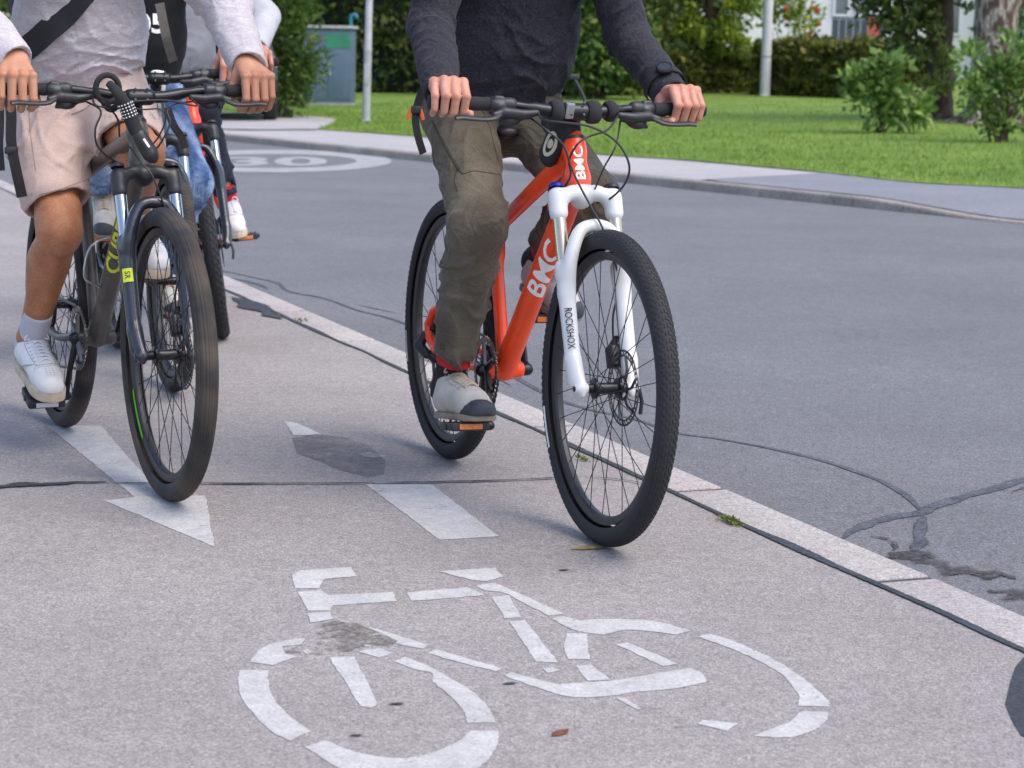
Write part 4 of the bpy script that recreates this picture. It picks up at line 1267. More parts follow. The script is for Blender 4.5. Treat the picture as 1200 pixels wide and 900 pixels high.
def worn(m, scale=60., lo=.25, hi=.6, edge_w=.55, holes=.5):
    """let a thin coat (paint, tar, dirt) thin out towards its rim and where it has flaked off"""
    nt = m.node_tree; N = nt.nodes; L = nt.links; b = N['Principled BSDF']
    at_ = N.new('ShaderNodeAttribute'); at_.attribute_name = 'edge'
    tc = N.new('ShaderNodeTexCoord'); n = N.new('ShaderNodeTexNoise'); n.inputs['Scale'].default_value = scale; n.inputs['Detail'].default_value = 6; n.inputs['Roughness'].default_value = .7
    n2 = N.new('ShaderNodeTexNoise'); n2.inputs['Scale'].default_value = scale*.12; n2.inputs['Detail'].default_value = 4
    L.new(tc.outputs['Object'], n.inputs['Vector']); L.new(tc.outputs['Object'], n2.inputs['Vector'])
    m1 = N.new('ShaderNodeMath'); m1.operation = 'MULTIPLY_ADD'; m1.inputs[1].default_value = edge_w; L.new(at_.outputs['Fac'], m1.inputs[0])
    m0 = N.new('ShaderNodeMath'); m0.operation = 'MULTIPLY_ADD'; m0.inputs[1].default_value = holes; L.new(n2.outputs['Fac'], m0.inputs[0]); L.new(n.outputs['Fac'], m0.inputs[2])
    L.new(m0.outputs['Value'], m1.inputs[2])
    mr = N.new('ShaderNodeMapRange'); mr.interpolation_type = 'SMOOTHSTEP'; mr.inputs['From Min'].default_value = lo+holes*.5+.25; mr.inputs['From Max'].default_value = hi+holes*.5+.25
    L.new(m1.outputs['Value'], mr.inputs['Value'])
    tr = N.new('ShaderNodeBsdfTransparent'); ms = N.new('ShaderNodeMixShader')
    L.new(mr.outputs['Result'], ms.inputs['Fac']); L.new(tr.outputs['BSDF'], ms.inputs[1]); L.new(b.outputs['BSDF'], ms.inputs[2])
    L.new(ms.outputs['Shader'], N['Material Output'].inputs['Surface'])
    return m

def sheet(polys, z, name, m, kind='structure', jit=0.0, zfun=None, edge=0.0):
    """flat polygons on the ground as one thin sheet"""
    mb = MB(); att = []
    for P in polys:
        V = [(p[0], p[1], (zfun(p[0], p[1]) if zfun else 0)+z) for p in P]
        bm = bmesh.new(); vs = [bm.verts.new(v) for v in V]
        try: bm.faces.new(vs)
        except ValueError: bm.free(); continue
        if edge:
            bm.faces.ensure_lookup_table()
            lay = bm.verts.layers.float.new('edge')
            outer = list(bm.verts)
            bmesh.ops.inset_region(bm, faces=bm.faces[:], thickness=edge, use_boundary=True, use_even_offset=True)
            oset = set(outer)
            for v in bm.verts: v[lay] = 0.0 if any(e.is_boundary for e in v.link_edges) else 1.0
        bmesh.ops.triangulate(bm, faces=bm.faces[:])
        for f in bm.faces:
            f.normal_update()
            if f.normal.z < 0: f.normal_flip()
        bm.verts.index_update()
        if edge: att += [v[lay] for v in bm.verts]
        mb.add([v.co[:] for v in bm.verts], [[v.index for v in f.verts] for f in bm.faces]); bm.free()
    o = mb.build(name, m, smooth=False)
    if edge: set_edge(o, att)
    return tag(o, kind=kind)

def ribbon(pts, w, z, mb, rough=.25, seed=0, sub=10, taper=True):
    """a wandering strip on the ground (crack filler): pts world xy"""
    P = catmull([(p[0], p[1], 0) for p in pts], sub); n = len(P)
    r = np.random.default_rng(seed)
    T = np.gradient(P, axis=0); T /= np.linalg.norm(T, axis=1)[:, None]; N_ = np.stack([-T[:, 1], T[:, 0], 0*T[:, 0]], 1)
    sm_ = lambda a: np.convolve(np.pad(a, 4, mode='edge'), np.hanning(9)/np.hanning(9).sum(), 'valid')
    W = w/2*(1+rough*sm_(r.standard_normal(n))*1.9); O = sm_(r.standard_normal(n))*w*rough*1.1
    if taper: W *= np.clip(np.minimum(np.arange(n), np.arange(n)[::-1])/14+.15, 0, 1)
    W = np.abs(W); C = P+N_*O[:, None]
    q = np.array((1.5, .55, -.55, -1.5))
    V = np.concatenate([C+N_*(W*k)[:, None] for k in q]); V[:, 2] = z
    mb.add(V, [(j*n+i, (j+1)*n+i, (j+1)*n+i+1, j*n+i+1) for j in range(3) for i in range(n-1)])
    att = getattr(mb, 'att', []); mb.att = att+[0.0]*n+[1.0]*(2*n)+[0.0]*n

def asphalt(name, c0, c1, agg=420., patch=1.3, contrast=.35, bump=.5, tint=None, big=.10):
    m = bpy.data.materials.new(name); m.use_nodes = True
    nt = m.node_tree; N = nt.nodes; L = nt.links; b = N['Principled BSDF']
    tc = N.new('ShaderNodeTexCoord')
    n1 = N.new('ShaderNodeTexNoise'); n1.inputs['Scale'].default_value = agg*.45; n1.inputs['Detail'].default_value = 3; n1.inputs['Roughness'].default_value = .7
    vo = N.new('ShaderNodeTexVoronoi'); vo.inputs['Scale'].default_value = agg*.55
    n2 = N.new('ShaderNodeTexNoise'); n2.inputs['Scale'].default_value = patch; n2.inputs['Detail'].default_value = 6; n2.inputs['Roughness'].default_value = .65
    n3 = N.new('ShaderNodeTexNoise'); n3.inputs['Scale'].default_value = 22; n3.inputs['Detail'].default_value = 5
    for n in (n1, vo, n2, n3): L.new(tc.outputs['Object'], n.inputs['Vector'])
    cr = N.new('ShaderNodeValToRGB'); e = cr.color_ramp.elements
    e[0].position = .36; e[0].color = (*c0, 1); e[1].position = .64; e[1].color = (*c1, 1)
    L.new(n1.outputs['Fac'], cr.inputs['Fac'])
    # single light and dark stones
    mr = N.new('ShaderNodeMapRange'); mr.inputs['To Min'].default_value = 1-contrast; mr.inputs['To Max'].default_value = 1+contrast
    sp = N.new('ShaderNodeSeparateColor'); L.new(vo.outputs['Color'], sp.inputs['Color']); L.new(sp.outputs['Red'], mr.inputs['Value'])
    mx = N.new('ShaderNodeMix'); mx.data_type = 'RGBA'; mx.blend_type = 'MULTIPLY'; mx.inputs['Factor'].default_value = 1
    L.new(cr.outputs['Color'], mx.inputs['A']); L.new(mr.outputs['Result'], mx.inputs['B'])
    vo2 = N.new('ShaderNodeTexVoronoi'); vo2.inputs['Scale'].default_value = agg*.24; L.new(tc.outputs['Object'], vo2.inputs['Vector'])
    sp2 = N.new('ShaderNodeSeparateColor'); L.new(vo2.outputs['Color'], sp2.inputs['Color'])
    mr3 = N.new('ShaderNodeMapRange'); mr3.inputs['From Min'].default_value = .15; mr3.inputs['To Min'].default_value = 1-contrast*.38; mr3.inputs['To Max'].default_value = 1+contrast*.28; L.new(sp2.outputs['Green'], mr3.inputs['Value'])
    mx2 = N.new('ShaderNodeMix'); mx2.data_type = 'RGBA'; mx2.blend_type = 'MULTIPLY'; mx2.inputs['Factor'].default_value = 1
    L.new(mx.outputs['Result'], mx2.inputs['A']); L.new(mr3.outputs['Result'], mx2.inputs['B']); mx = mx2
    m2 = N.new('ShaderNodeMapRange'); m2.inputs['From Min'].default_value = .3; m2.inputs['From Max'].default_value = .7; m2.inputs['To Min'].default_value = 1-big; m2.inputs['To Max'].default_value = 1+big
    L.new(n2.outputs['Fac'], m2.inputs['Value'])
    m3 = N.new('ShaderNodeMapRange'); m3.inputs['From Min'].default_value = .3; m3.inputs['From Max'].default_value = .7; m3.inputs['To Min'].default_value = .93; m3.inputs['To Max'].default_value = 1.07
    L.new(n3.outputs['Fac'], m3.inputs['Value'])
    mu = N.new('ShaderNodeMath'); mu.operation = 'MULTIPLY'; L.new(m2.outputs['Result'], mu.inputs[0]); L.new(m3.outputs['Result'], mu.inputs[1])
    my = N.new('ShaderNodeMix'); my.data_type = 'RGBA'; my.blend_type = 'MULTIPLY'; my.inputs['Factor'].default_value = 1
    L.new(mx.outputs['Result'], my.inputs['A']); L.new(mu.outputs['Value'], my.inputs['B'])
    L.new(my.outputs['Result'], b.inputs['Base Color'])
    b.inputs['Roughness'].default_value = .85; b.inputs['Specular IOR Level'].default_value = .35
    ad = N.new('ShaderNodeMath'); ad.operation = 'ADD'; L.new(n1.outputs['Fac'], ad.inputs[0]); L.new(vo.outputs['Distance'], ad.inputs[1])
    bp = N.new('ShaderNodeBump'); bp.inputs['Strength'].default_value = bump; bp.inputs['Distance'].default_value = .002
    L.new(ad.outputs['Value'], bp.inputs['Height']); L.new(bp.outputs['Normal'], b.inputs['Normal'])
    return m

PATHM = asphalt('path_asphalt', (.245, .218, .206), (.35, .318, .305), 430, .9, .26, big=.13)
ROADM = asphalt('road_asphalt', (.125, .124, .131), (.20, .199, .209), 400, .7, .32, big=.12)
WALKM = asphalt('pavement_concrete', (.36, .335, .335), (.43, .405, .405), 300, .6, .12, .25)
WALK2 = asphalt('pavement_asphalt', (.18, .185, .205), (.25, .255, .28), 300, .6, .25)
KERBM = asphalt('granite', (.34, .30, .285), (.46, .42, .40), 380, 1.6, .22, .3, big=.12)
KERB2 = asphalt('kerb_granite', (.24, .205, .18), (.37, .325, .29), 300, 2.2, .25, .3, big=.22)
PAINT = worn(asphalt('road_paint', (.42, .405, .395), (.50, .485, .475), 330, 5.5, .10, .2, big=.08), 85, .28, .62, .45, .62)
PAINT2 = asphalt('road_paint_far', (.30, .30, .305), (.36, .36, .365), 300, 3, .12, .2, big=.16)
TAR = worn(asphalt('tar', (.030, .034, .042), (.06, .066, .078), 260, 3, .2, .3, big=.25), 70, .25, .5, .6, .2)
TARL = worn(asphalt('tar_worn', (.06, .066, .08), (.105, .112, .13), 260, 9, .3, .4, big=.3), 60, .30, .62, .6, .4)
STAIN = worn(asphalt('path_repair', (.165, .152, .15), (.245, .228, .222), 330, 6, .3, .4, big=.2), 16, .50, 1.45, .75, 1.1)
WORN = worn(asphalt('worn_patch', (.15, .135, .12), (.24, .22, .20), 330, 9, .3, .4, big=.25), 38, .50, .82, .35, .9)

# ---------- near kerb: right edge (road side) and left edge (path side)
kr = [g(x, y) for x, y in ((264, 328), (387, 369), (469, 402), (584, 465), (758, 539), (838, 573), (1000, 641), (1200, 716))]
kl = [g(x, y) for x, y in ((264, 342), (355, 378), (471, 430), (583, 488), (781, 576), (840, 603), (1000, 671), (1200, 753))]
def fitline(P):
    A = np.array([(p.x, p.y) for p in P]); c = A.mean(0); u_, s_, v_ = np.linalg.svd(A-c); d = v_[0]
    if d[1] > 0: d = -d
    return c, d
cR, dK = fitline(kr); cL, dL = fitline(kl)
dK = nrm(dK+dL); nK = np.array((-dK[1], dK[0]))        # nK points to the road side
if nK[0] < 0: nK = -nK
sR, sL = float(cR@nK), float(cL@nK)                     # signed offsets of the two edges
def K2(t, s, z=0.0): q = dK*t+nK*s; return (q[0], q[1], z)
T0, T1 = -60.0, 14.0
ZROAD = -.022
tl = lambda p: float(np.array((p.x, p.y))@dK)
# one ground sheet to the horizon
tag(MB().add([(-900, -200, -.30), (900, -200, -.30), (900, 1400, -.30), (-900, 1400, -.30)], [(0, 1, 2, 3)]).build('ground', asphalt('soil', (.07, .08, .035), (.11, .12, .05), 20, .1), smooth=False), kind='structure')
def strip_sheet(s0, s1, z, name, m, nt_=80):
    mb = MB(); t = np.linspace(T0, T1, nt_)
    V = [K2(a, s0, z) for a in t]+[K2(a, s1, z) for a in t]
    mb.add(V, [(i, i+1, nt_+i+1, nt_+i) if s1 < s0 else (i, nt_+i, nt_+i+1, i+1) for i in range(nt_-1)])
    o = mb.build(name, m, smooth=False)
    return tag(o, kind='structure')
strip_sheet(sL, sL-9.0, 0.0, 'cycle_path', PATHM)
# kerb stones flush with the path, one metre long
mb = MB(); t0 = tl(g(834, 574)); gap = .028
for i in range(-62, 16):
    a = t0+i*1.02
    c = K2(a+.51, (sR+sL)/2, -.06)
    M_ = Matrix.Rotation(math.atan2(dK[1], dK[0]), 4, 'Z')
    box(c, (1.02-gap, (sR-sL)-.004, .126), M_, .006, 2, mb)
tag(mb.build('kerb', KERBM, angle=30), kind='structure')
tag(MB().add([K2(T0, sL+.002, -.002), K2(T1, sL+.002, -.002), K2(T1, sR-.002, -.002), K2(T0, sR-.002, -.002)], [(0, 1, 2, 3)]).build('kerb_bed', asphalt('mortar', (.05, .052, .058), (.10, .10, .105), 260, 3, .2, .3), smooth=False), kind='structure')
# tar seam beside the kerb
mb = MB(); tt_ = np.arange(T0, T1, .33)
ribbon([K2(a, sL-.004+.003*math.sin(a*3.1)) for a in tt_], .015, .0034, mb, .3, 4, 5)
o = mb.build('tar_seam', TAR, smooth=False); set_edge(o, mb.att); tag(o, kind='structure')

# ---------- far kerb and the ground beyond it
FK = [g(x, y, ZROAD) for x, y in ((254, 163), (500, 191), (800, 221), (1000, 241), (1140, 258))]
c2, d2 = fitline(FK); n2 = np.array((-d2[1], d2[0]))
if n2[1] < 0: n2 = -n2
sF = float(c2@n2)
def far_s(x, y): return x*n2[0]+y*n2[1]-sF            # metres beyond the far kerb
KH = .085
def zt(x, y):
    s = far_s(x, y)
    return ZROAD+KH+.004+max(0, min(s, 60)-2.2)*.024
def gt(px, py):
    z = .1
    for _ in range(25):
        p = g(px, py, z); p.y = min(p.y, 140); z = .5*z+.5*zt(p.x, p.y)
    return Vector((p.x, p.y, zt(p.x, p.y)))
def F2(t, s, z=0.0): q = c2+d2*t+n2*s; return (q[0], q[1], z)
tfar = lambda p: float((np.array((p.x, p.y))-c2)@d2)
# road between the two kerbs
mb = MB()
mb.add([K2(T0, sR, ZROAD), K2(T1, sR, ZROAD), F2(22, .15, ZROAD), F2(-60, .15, ZROAD)], [(0, 1, 2, 3)])
mb.add([K2(T1, sR, ZROAD), K2(T1, sR+30, ZROAD), F2(22, .15, ZROAD)], [(0, 1, 2)])
tag(mb.build('road', ROADM, smooth=False), kind='structure')
# raised far kerb, dropping to the entrance on the right
tdrop0, tdrop1 = tfar(g(1010, 242, ZROAD)), tfar(g(1160, 260, ZROAD))
def kh(t):
    a = min(1, max(0, (t-tdrop0)/(tdrop1-tdrop0))); a = a*a*(3-2*a)
    return KH-(KH-.02)*a
mb = MB(); t = -60.0
ks = np.concatenate([np.arange(-60, tdrop0, 1.0), np.linspace(tdrop0, tdrop1, 9), np.arange(tdrop1+.5, 22, 1.0)])
for a, b in zip(ks[:-1], ks[1:]):
    b -= .006; r_ = .018
    pr = lambda t_: [F2(t_, -.005, -.3), F2(t_, .0, ZROAD+kh(t_)-r_), F2(t_, r_*.4, ZROAD+kh(t_)-r_*.3), F2(t_, r_, ZROAD+kh(t_)), F2(t_, .13, ZROAD+kh(t_)), F2(t_, .13, -.3)]
    V = pr(a)+pr(b)
    mb.add(V, [(i, i+1, i+7, i+6) for i in range(5)]+[(0, 5, 4, 3, 2, 1), (6, 7, 8, 9, 10, 11)])
for f in range(len(mb.F)): mb.F[f] = mb.F[f][::-1]
tag(mb.build('far_kerb', KERB2, angle=25), kind='structure')
def terrain_sheet(name, m, t0_, t1_, s0f, s1f, z, nt_, ns):
    mb = MB(); T = np.linspace(t0_, t1_, nt_); V = []
    for a in T:
        for q in np.linspace(0, 1, ns):
            s = s0f(a)+(s1f(a)-s0f(a))*q; x, y, _ = F2(a, s)
            zz = zt(x, y)
            if s < 1.2: zz = min(zz, ZROAD+kh(a)+.003+ (zt(x, y)-ZROAD-kh(a))*max(0, (s-.13)/1.07))
            V.append((x, y, zz+z))
    F = [(i*ns+j, i*ns+j+1, (i+1)*ns+j+1, (i+1)*ns+j) for i in range(nt_-1) for j in range(ns-1)]
    F = [f[::-1] for f in F]
    mb.add(V, F); o = mb.build(name, m, angle=None)
    return tag(o, kind='structure')
edge = [gt(x, y) for x, y in ((371, 152), (430, 156), (501, 161), (620, 172), (707, 182), (800, 188), (967, 203), (1067, 215), (1200, 221), (1400, 236))]
et = np.array([tfar(p) for p in edge]); es = np.array([far_s(p.x, p.y) for p in edge])
o_ = np.argsort(et); et, es = et[o_], es[o_]
def lawn_edge(t): return float(np.interp(t, et, es))
tw0 = tfar(g(850, 211, .06)); tw1 = tfar(gt(965, 203))
tA, tB = min(tw0, tw1), max(tw0, tw1)
def sb(t):
    q = min(1, max(0, (t-tw0)/(tw1-tw0))); return .13+q*(lawn_edge(tw1)-.13)
terrain_sheet('pavement', WALKM, -60, tB, lambda t: .13, lambda t: (lawn_edge(t)+.3) if t < tA else (sb(t) if tw1 < tw0 else lawn_edge(t)+.3), -.001, 220, 6)
terrain_sheet('pavement_entrance', WALK2, tA, 22, lambda t: sb(t) if t < tB else .13, lambda t: lawn_edge(t)+.3, .004, 60, 6)
LAWN = mat('lawn_soil', (.12, .21, .022), .95, vscale=.7, col2=(.21, .30, .045), thr=(.35, .7), bump=.8, bscale=70, speck=(55, .45), bdist=.03)
terrain_sheet('lawn', LAWN, -70, 40, lambda t: lawn_edge(t), lambda t: 90, .012, 200, 90)
# driveway tongue on the left
drv = [(371, 152.5), (384, 148), (392, 144), (394, 141.5), (388, 139.5), (371, 138), (345, 136.5), (317, 134.5), (200, 129), (60, 128), (60, 152), (200, 151), (300, 153)]
D = [gt(x, y) for x, y in drv]
for p_ in D:
    q_ = far_s(p_.x, p_.y)
    if q_ < .6: p_.x += n2[0]*(.6-q_); p_.y += n2[1]*(.6-q_)
sheet([[(p.x, p.y) for p in D]], .016, 'driveway', WALKM, zfun=zt)

# ---------- crack filler, repairs and stains
def zr(pts, z=ZROAD): return [g(x, y, z) for x, y in pts]
mb = MB()
ribbon(zr([(240, 312), (264, 318), (300, 326), (325, 332), (340, 342), (380, 350), (420, 364), (470, 378), (560, 418), (640, 462), (690, 480), (741, 491), (795, 508), (850, 516), (940, 534), (1000, 552), (1040, 568), (1066, 585), (1082, 604)]), .019, ZROAD+.002, mb, .12, 1, 12)
ribbon(zr([(1230, 555), (1200, 563), (1150, 577), (1100, 592), (1080, 601), (1040, 608), (1010, 618), (985, 632)]), .034, ZROAD+.0024, mb, .14, 2, 12)
ribbon(zr([(1240, 560), (1200, 572), (1185, 578)]), .014, ZROAD+.002, mb, .2, 3)
ribbon(zr([(1083, 603), (1080, 620), (1074, 640), (1066, 654)]), .032, ZROAD+.0028, mb, .2, 5, 12)
ribbon(zr([(418, 357), (440, 362), (467, 368)]), .014, ZROAD+.002, mb, .15, 6)
ribbon(zr([(266, 325), (300, 332), (318, 342)]), .035, ZROAD+.0024, mb, .4, 7)
ribbon(zr([(500, 395), (545, 425), (600, 452)]), .018, ZROAD+.002, mb, .2, 17)
o = mb.build('road_crack', TARL, smooth=False); set_edge(o, mb.att); tag(o, kind='structure')
mb = MB()
ribbon(zr([(1035, 648), (1062, 654), (1100, 664), (1150, 672), (1192, 676)]), .11, ZROAD+.0036, mb, .35, 8, 14)
ribbon(zr([(1168, 690), (1200, 697), (1240, 706)]), .11, ZROAD+.0034, mb, .35, 9, 14)
ribbon(zr([(1020, 628), (1045, 636), (1056, 646)]), .04, ZROAD+.0034, mb, .4, 10, 14)
ribbon([K2(a, sR+.012, 0) for a in np.arange(T0, T1, .25)], .022, ZROAD+.0032, mb, .5, 11, 5)
o = mb.build('road_dirt', worn(asphalt('gutter_dirt', (.045, .04, .042), (.09, .08, .08), 200, 8, .4, .5), 45, .42, .90, .5, .9), smooth=False); set_edge(o, mb.att); tag(o, kind='structure')
mb = MB()
ribbon([g(x, y) for x, y in ((-40, 574), (0, 572), (40, 569), (80, 567), (125, 566))], .03, .004, mb, .3, 12)
ribbon([g(x, y) for x, y in ((110, 566), (180, 568), (260, 568), (350, 568), (440, 567), (520, 566), (600, 564), (700, 561), (775, 572))], .008, .0045, mb, .4, 13)
ribbon([g(x, y) for x, y in ((262, 345), (290, 357), (315, 370), (337, 374))], .06, .0052, mb, .5, 14)
o = mb.build('path_crack', TAR, smooth=False); set_edge(o, mb.att); tag(o, kind='structure')
sheet([px_poly([(1178, 826), (1184, 800), (1190, 782), (1204, 766), (1240, 760), (1260, 860), (1215, 872), (1196, 862), (1186, 845)], 0)], .0016, 'tar_patch', TAR, edge=.01)
sheet([px_poly([(342, 513), (372, 509), (402, 512), (432, 522), (452, 540), (450, 556), (430, 560), (400, 552), (372, 540), (348, 532)], 0)], .0014, 'path_repair', STAIN, edge=.13)
sheet([px_poly([(366, 745), (372, 733), (392, 728), (418, 731), (446, 742), (466, 752), (458, 758), (430, 756), (408, 764), (384, 768), (352, 768), (332, 765), (345, 758), (372, 756)], 0),
       px_poly([(748, 828), (762, 826), (790, 838), (812, 850), (795, 855), (768, 845), (752, 838)], 0)], .0014, 'worn_patch', WORN, edge=.03)

# ---------- painted markings
def z3(p): return [(220+x/2.5, 560+y/2.5) for x, y in p]
def z4(p): return [(560+x/2.727, 640+y/2.727) for x, y in p]
def rough_poly(P, seed, a=.0010, st=.02):
    """outline with smooth curves between its real corners and slightly uneven edges"""
    r = np.random.default_rng(seed); A = np.array([(p.x, p.y, 0) for p in P]); n = len(A)
    # drop the foreshortening before judging the corners
    e = A-np.roll(A, 1, 0); f = np.roll(A, -1, 0)-A
    ang = np.degrees(np.arccos(np.clip((e*f).sum(1)/(np.linalg.norm(e, axis=1)*np.linalg.norm(f, axis=1)+1e-12), -1, 1)))
    cor = [i for i in range(n) if ang[i] > 48]
    out = []
    if len(cor) < 2: out = list(catmull(A, 8, closed=True))
    else:
        for a0, a1 in zip(cor, cor[1:]+[cor[0]+n]):
            run = np.array([A[k % n] for k in range(a0, a1+1)])
            c_ = catmull(run, 7) if len(run) > 2 else run
            out += list(c_[:-1])
    res = []
    for i in range(len(out)):
        p, q = out[i], out[(i+1) % len(out)]; m_ = max(1, int(np.linalg.norm(q-p)/st))
        for k in range(m_):
            v = p+(q-p)*k/m_; res.append(Vector((v[0]+r.normal()*a, v[1]+r.normal()*a, 0)))
    return res
sym = [z3([(305, 290), (330, 272), (480, 262), (495, 290), (400, 297), (385, 325), (315, 325)]),
       z3([(322, 335), (390, 330), (412, 345), (600, 336), (615, 362), (425, 375), (418, 390), (352, 390)]), z3([(350, 398), (415, 393), (425, 415), (360, 425)]),
       z3([(638, 337), (820, 322), (870, 345), (660, 362)]), z3([(735, 275), (900, 265), (925, 290), (880, 303), (835, 300)]),
       z3([(845, 316), (900, 308), (950, 330), (1105, 400), (1060, 405), (985, 368), (925, 338), (870, 330)]),
       z3([(890, 352), (940, 345), (978, 410), (930, 412)]), z3([(942, 422), (988, 418), (1088, 542), (1020, 540)]),
       z3([(185, 540), (205, 510), (240, 490), (300, 475), (345, 470), (330, 490), (275, 495), (285, 515), (320, 525), (250, 550)]),
       z3([(152, 565), (235, 565), (240, 620), (262, 660), (300, 700), (362, 745), (300, 772), (240, 740), (190, 690), (155, 640), (148, 600)]),
       z3([(345, 790), (405, 770), (480, 800), (560, 818), (640, 822), (720, 805), (790, 775), (830, 742), (910, 742), (905, 790), (870, 835), (830, 862), (760, 890), (680, 902), (600, 900), (520, 880), (440, 850)]),
       z3([(605, 540), (635, 525), (720, 560), (790, 600), (850, 640), (890, 690), (900, 718), (820, 720), (810, 690), (780, 650), (720, 600), (718, 575), (660, 560)]),
       z3([(415, 527), (488, 525), (550, 650), (540, 675), (505, 670)]), z3([(495, 508), (560, 500), (605, 515), (560, 528)]),
       z3([(425, 410), (600, 458), (700, 490), (690, 502), (625, 490), (540, 465)]), z3([(705, 515), (725, 503), (920, 560), (905, 568), (790, 540)]),
       z3([(470, 476), (540, 490), (530, 496), (480, 486)]), z3([(335, 508), (352, 500), (368, 512), (350, 518)]),
       z4([(235, 232), (270, 225), (330, 240), (380, 235), (460, 235), (560, 240), (680, 270), (640, 285), (540, 272), (470, 268), (400, 285), (330, 275), (290, 262)]),
       z4([(285, 280), (350, 280), (350, 300), (358, 362), (290, 362), (275, 325)]), z4([(315, 385), (360, 380), (425, 428), (350, 432)]),
       z4([(85, 415), (110, 405), (240, 440), (290, 440), (420, 432), (470, 425), (620, 400), (680, 390), (720, 410), (730, 435), (640, 455), (500, 468), (440, 478), (340, 485), (270, 478), (180, 450)]),
       z4([(440, 315), (480, 310), (640, 378), (590, 385)]),
       z4([(700, 290), (740, 280), (830, 310), (950, 365), (1040, 425), (1100, 475), (1130, 515), (1025, 512), (1020, 470), (970, 410), (880, 360), (780, 318)]),
       z4([(1035, 528), (1120, 532), (1110, 565), (1070, 590), (1000, 612), (880, 608), (950, 580), (1000, 560)]), z4([(700, 570), (720, 556), (830, 568), (795, 592)]),
       z4([(445, 486), (475, 490), (520, 520), (508, 524)]), z4([(205, 392), (240, 388), (262, 398), (222, 408)])]
sheet([rough_poly([g(x, y) for x, y in p], i, .0010) for i, p in enumerate(sym)], .0011, 'bicycle_marking', PAINT, edge=.006)
sheet([rough_poly([g(x, y) for x, y in ((55, 499), (118, 499), (190, 581), (241, 581), (251, 641), (122, 587), (158, 583))], 70, .0012)], .0011, 'arrow_marking', PAINT, edge=.006)
sheet([rough_poly([g(x, y) for x, y in ((429, 568), (506, 568), (585, 629), (515, 633))], 71, .0012),
       rough_poly([g(x, y) for x, y in ((334, 494), (350, 497), (378, 510), (344, 510))], 72, .0015), rough_poly([g(x, y) for x, y in ((366, 532), (385, 529), (392, 535), (370, 537))], 73, .002),
       rough_poly([g(x, y) for x, y in ((418, 532), (432, 530), (452, 535), (436, 537))], 74, .002), rough_poly([g(x, y) for x, y in ((438, 565), (470, 564), (475, 566), (440, 567))], 75, .002)], .0011, 'dash_marking', PAINT, edge=.006)
ring = []
cx, cy = 320, 189.0
A = np.linspace(0, 2*np.pi, 49)
def ep(a, rx, ry, dx=0): return g(cx+dx+rx*math.cos(a), cy+ry*math.sin(a), ZROAD)
ring_q = [[ep(A[i], 139, 13.2), ep(A[i+1], 139, 13.2), ep(A[i+1], 98, 8.2), ep(A[i], 98, 8.2)] for i in range(48)]
V2, F2_ = text_2d('30', 1.0, 0, 1.0, .03)
wx = V2[:, 0].max()
dig = [[g(262+V2[i, 0]/wx*122, 194.5-V2[i, 1]*10.5, ZROAD) for i in f] for f in F2_]
sheet(ring_q+dig, ZROAD+.003, 'speed_marking', PAINT2)

# ---------- small things on the ground
LEAFB = mat('dry_leaf', (.16, .05, .025), .8, var=.3, vscale=80)
LEAFK = mat('dark_scrap', (.04, .038, .042), .85, var=.3, vscale=80)
def leaf_bit(p, L, W_, a, m, lab, name='fallen_leaf', cat='leaf'):
    mb = MB(); ca_, sa_ = math.cos(a), math.sin(a)
    o = [(-.5, 0, .001), (-.25, .32, .004), (.1, .42, .006), (.5, .05, .009), (.1, -.36, .005), (-.25, -.3, .003), (0, 0, .011)]
    V = [(p.x+(x*L*ca_-y*W_*sa_), p.y+(x*L*sa_+y*W_*ca_), .0022+z*L*10*.22) for x, y, z in o]
    mb.add(V, [(6, 1, 0), (6, 2, 1), (6, 3, 2), (6, 4, 3), (6, 5, 4), (6, 0, 5)])
    for f in range(len(mb.F)): mb.F[f] = mb.F[f][::-1]
    o_ = mb.build(name, m, angle=None); tag(o_, lab, cat)
leaf_bit(g(657, 860), .05, .03, .9, LEAFB, 'reddish brown dry leaf lying inside the painted bicycle below its crank')
leaf_bit(g(465, 826), .03, .015, .1, LEAFK, 'dark scrap lying in the middle of the painted front wheel', 'dark_scrap', 'scrap')
leaf_bit(g(418, 863), .026, .012, .0, LEAFK, 'dark scrap lying at the bottom left of the painted front wheel', 'dark_scrap', 'scrap')
leaf_bit(g(598, 802), .032, .014, .2, LEAFK, 'dark scrap touching the painted down tube by the crank', 'dark_scrap', 'scrap')
leaf_bit(g(661, 669), .03, .015, .1, LEAFK, 'dark scrap on bare asphalt by the front tyre of the orange-red bike', 'dark_scrap', 'scrap')
leaf_bit(g(693, 643), .11, .04, .4, mat('yellow_leaf', (.25, .18, .05), .8, var=.3, vscale=60), 'yellowish leaf squashed at the foot of the front tyre of the orange-red bike')

WEEDM = mat('weed_leaf', (.13, .15, .018), .7, var=.3, vscale=90, transl=.3)
def weed(p, n, w, h, lab, seed):
    r_ = np.random.default_rng(seed); P_ = []; D_ = []
    for k in range(n):
        q = np.array((dK[0], dK[1], 0))*r_.normal()*w+np.array((nK[0], nK[1], 0))*r_.normal()*w*.25
        P_.append(np.array(p)+q); D_.append((r_.normal()*.9, r_.normal()*.9, .5+.6*r_.random()))
    o = leaves(np.array(P_), np.array(D_), h, 'weed', WEEDM, None, .45, r_); tag(o, lab, 'weed')
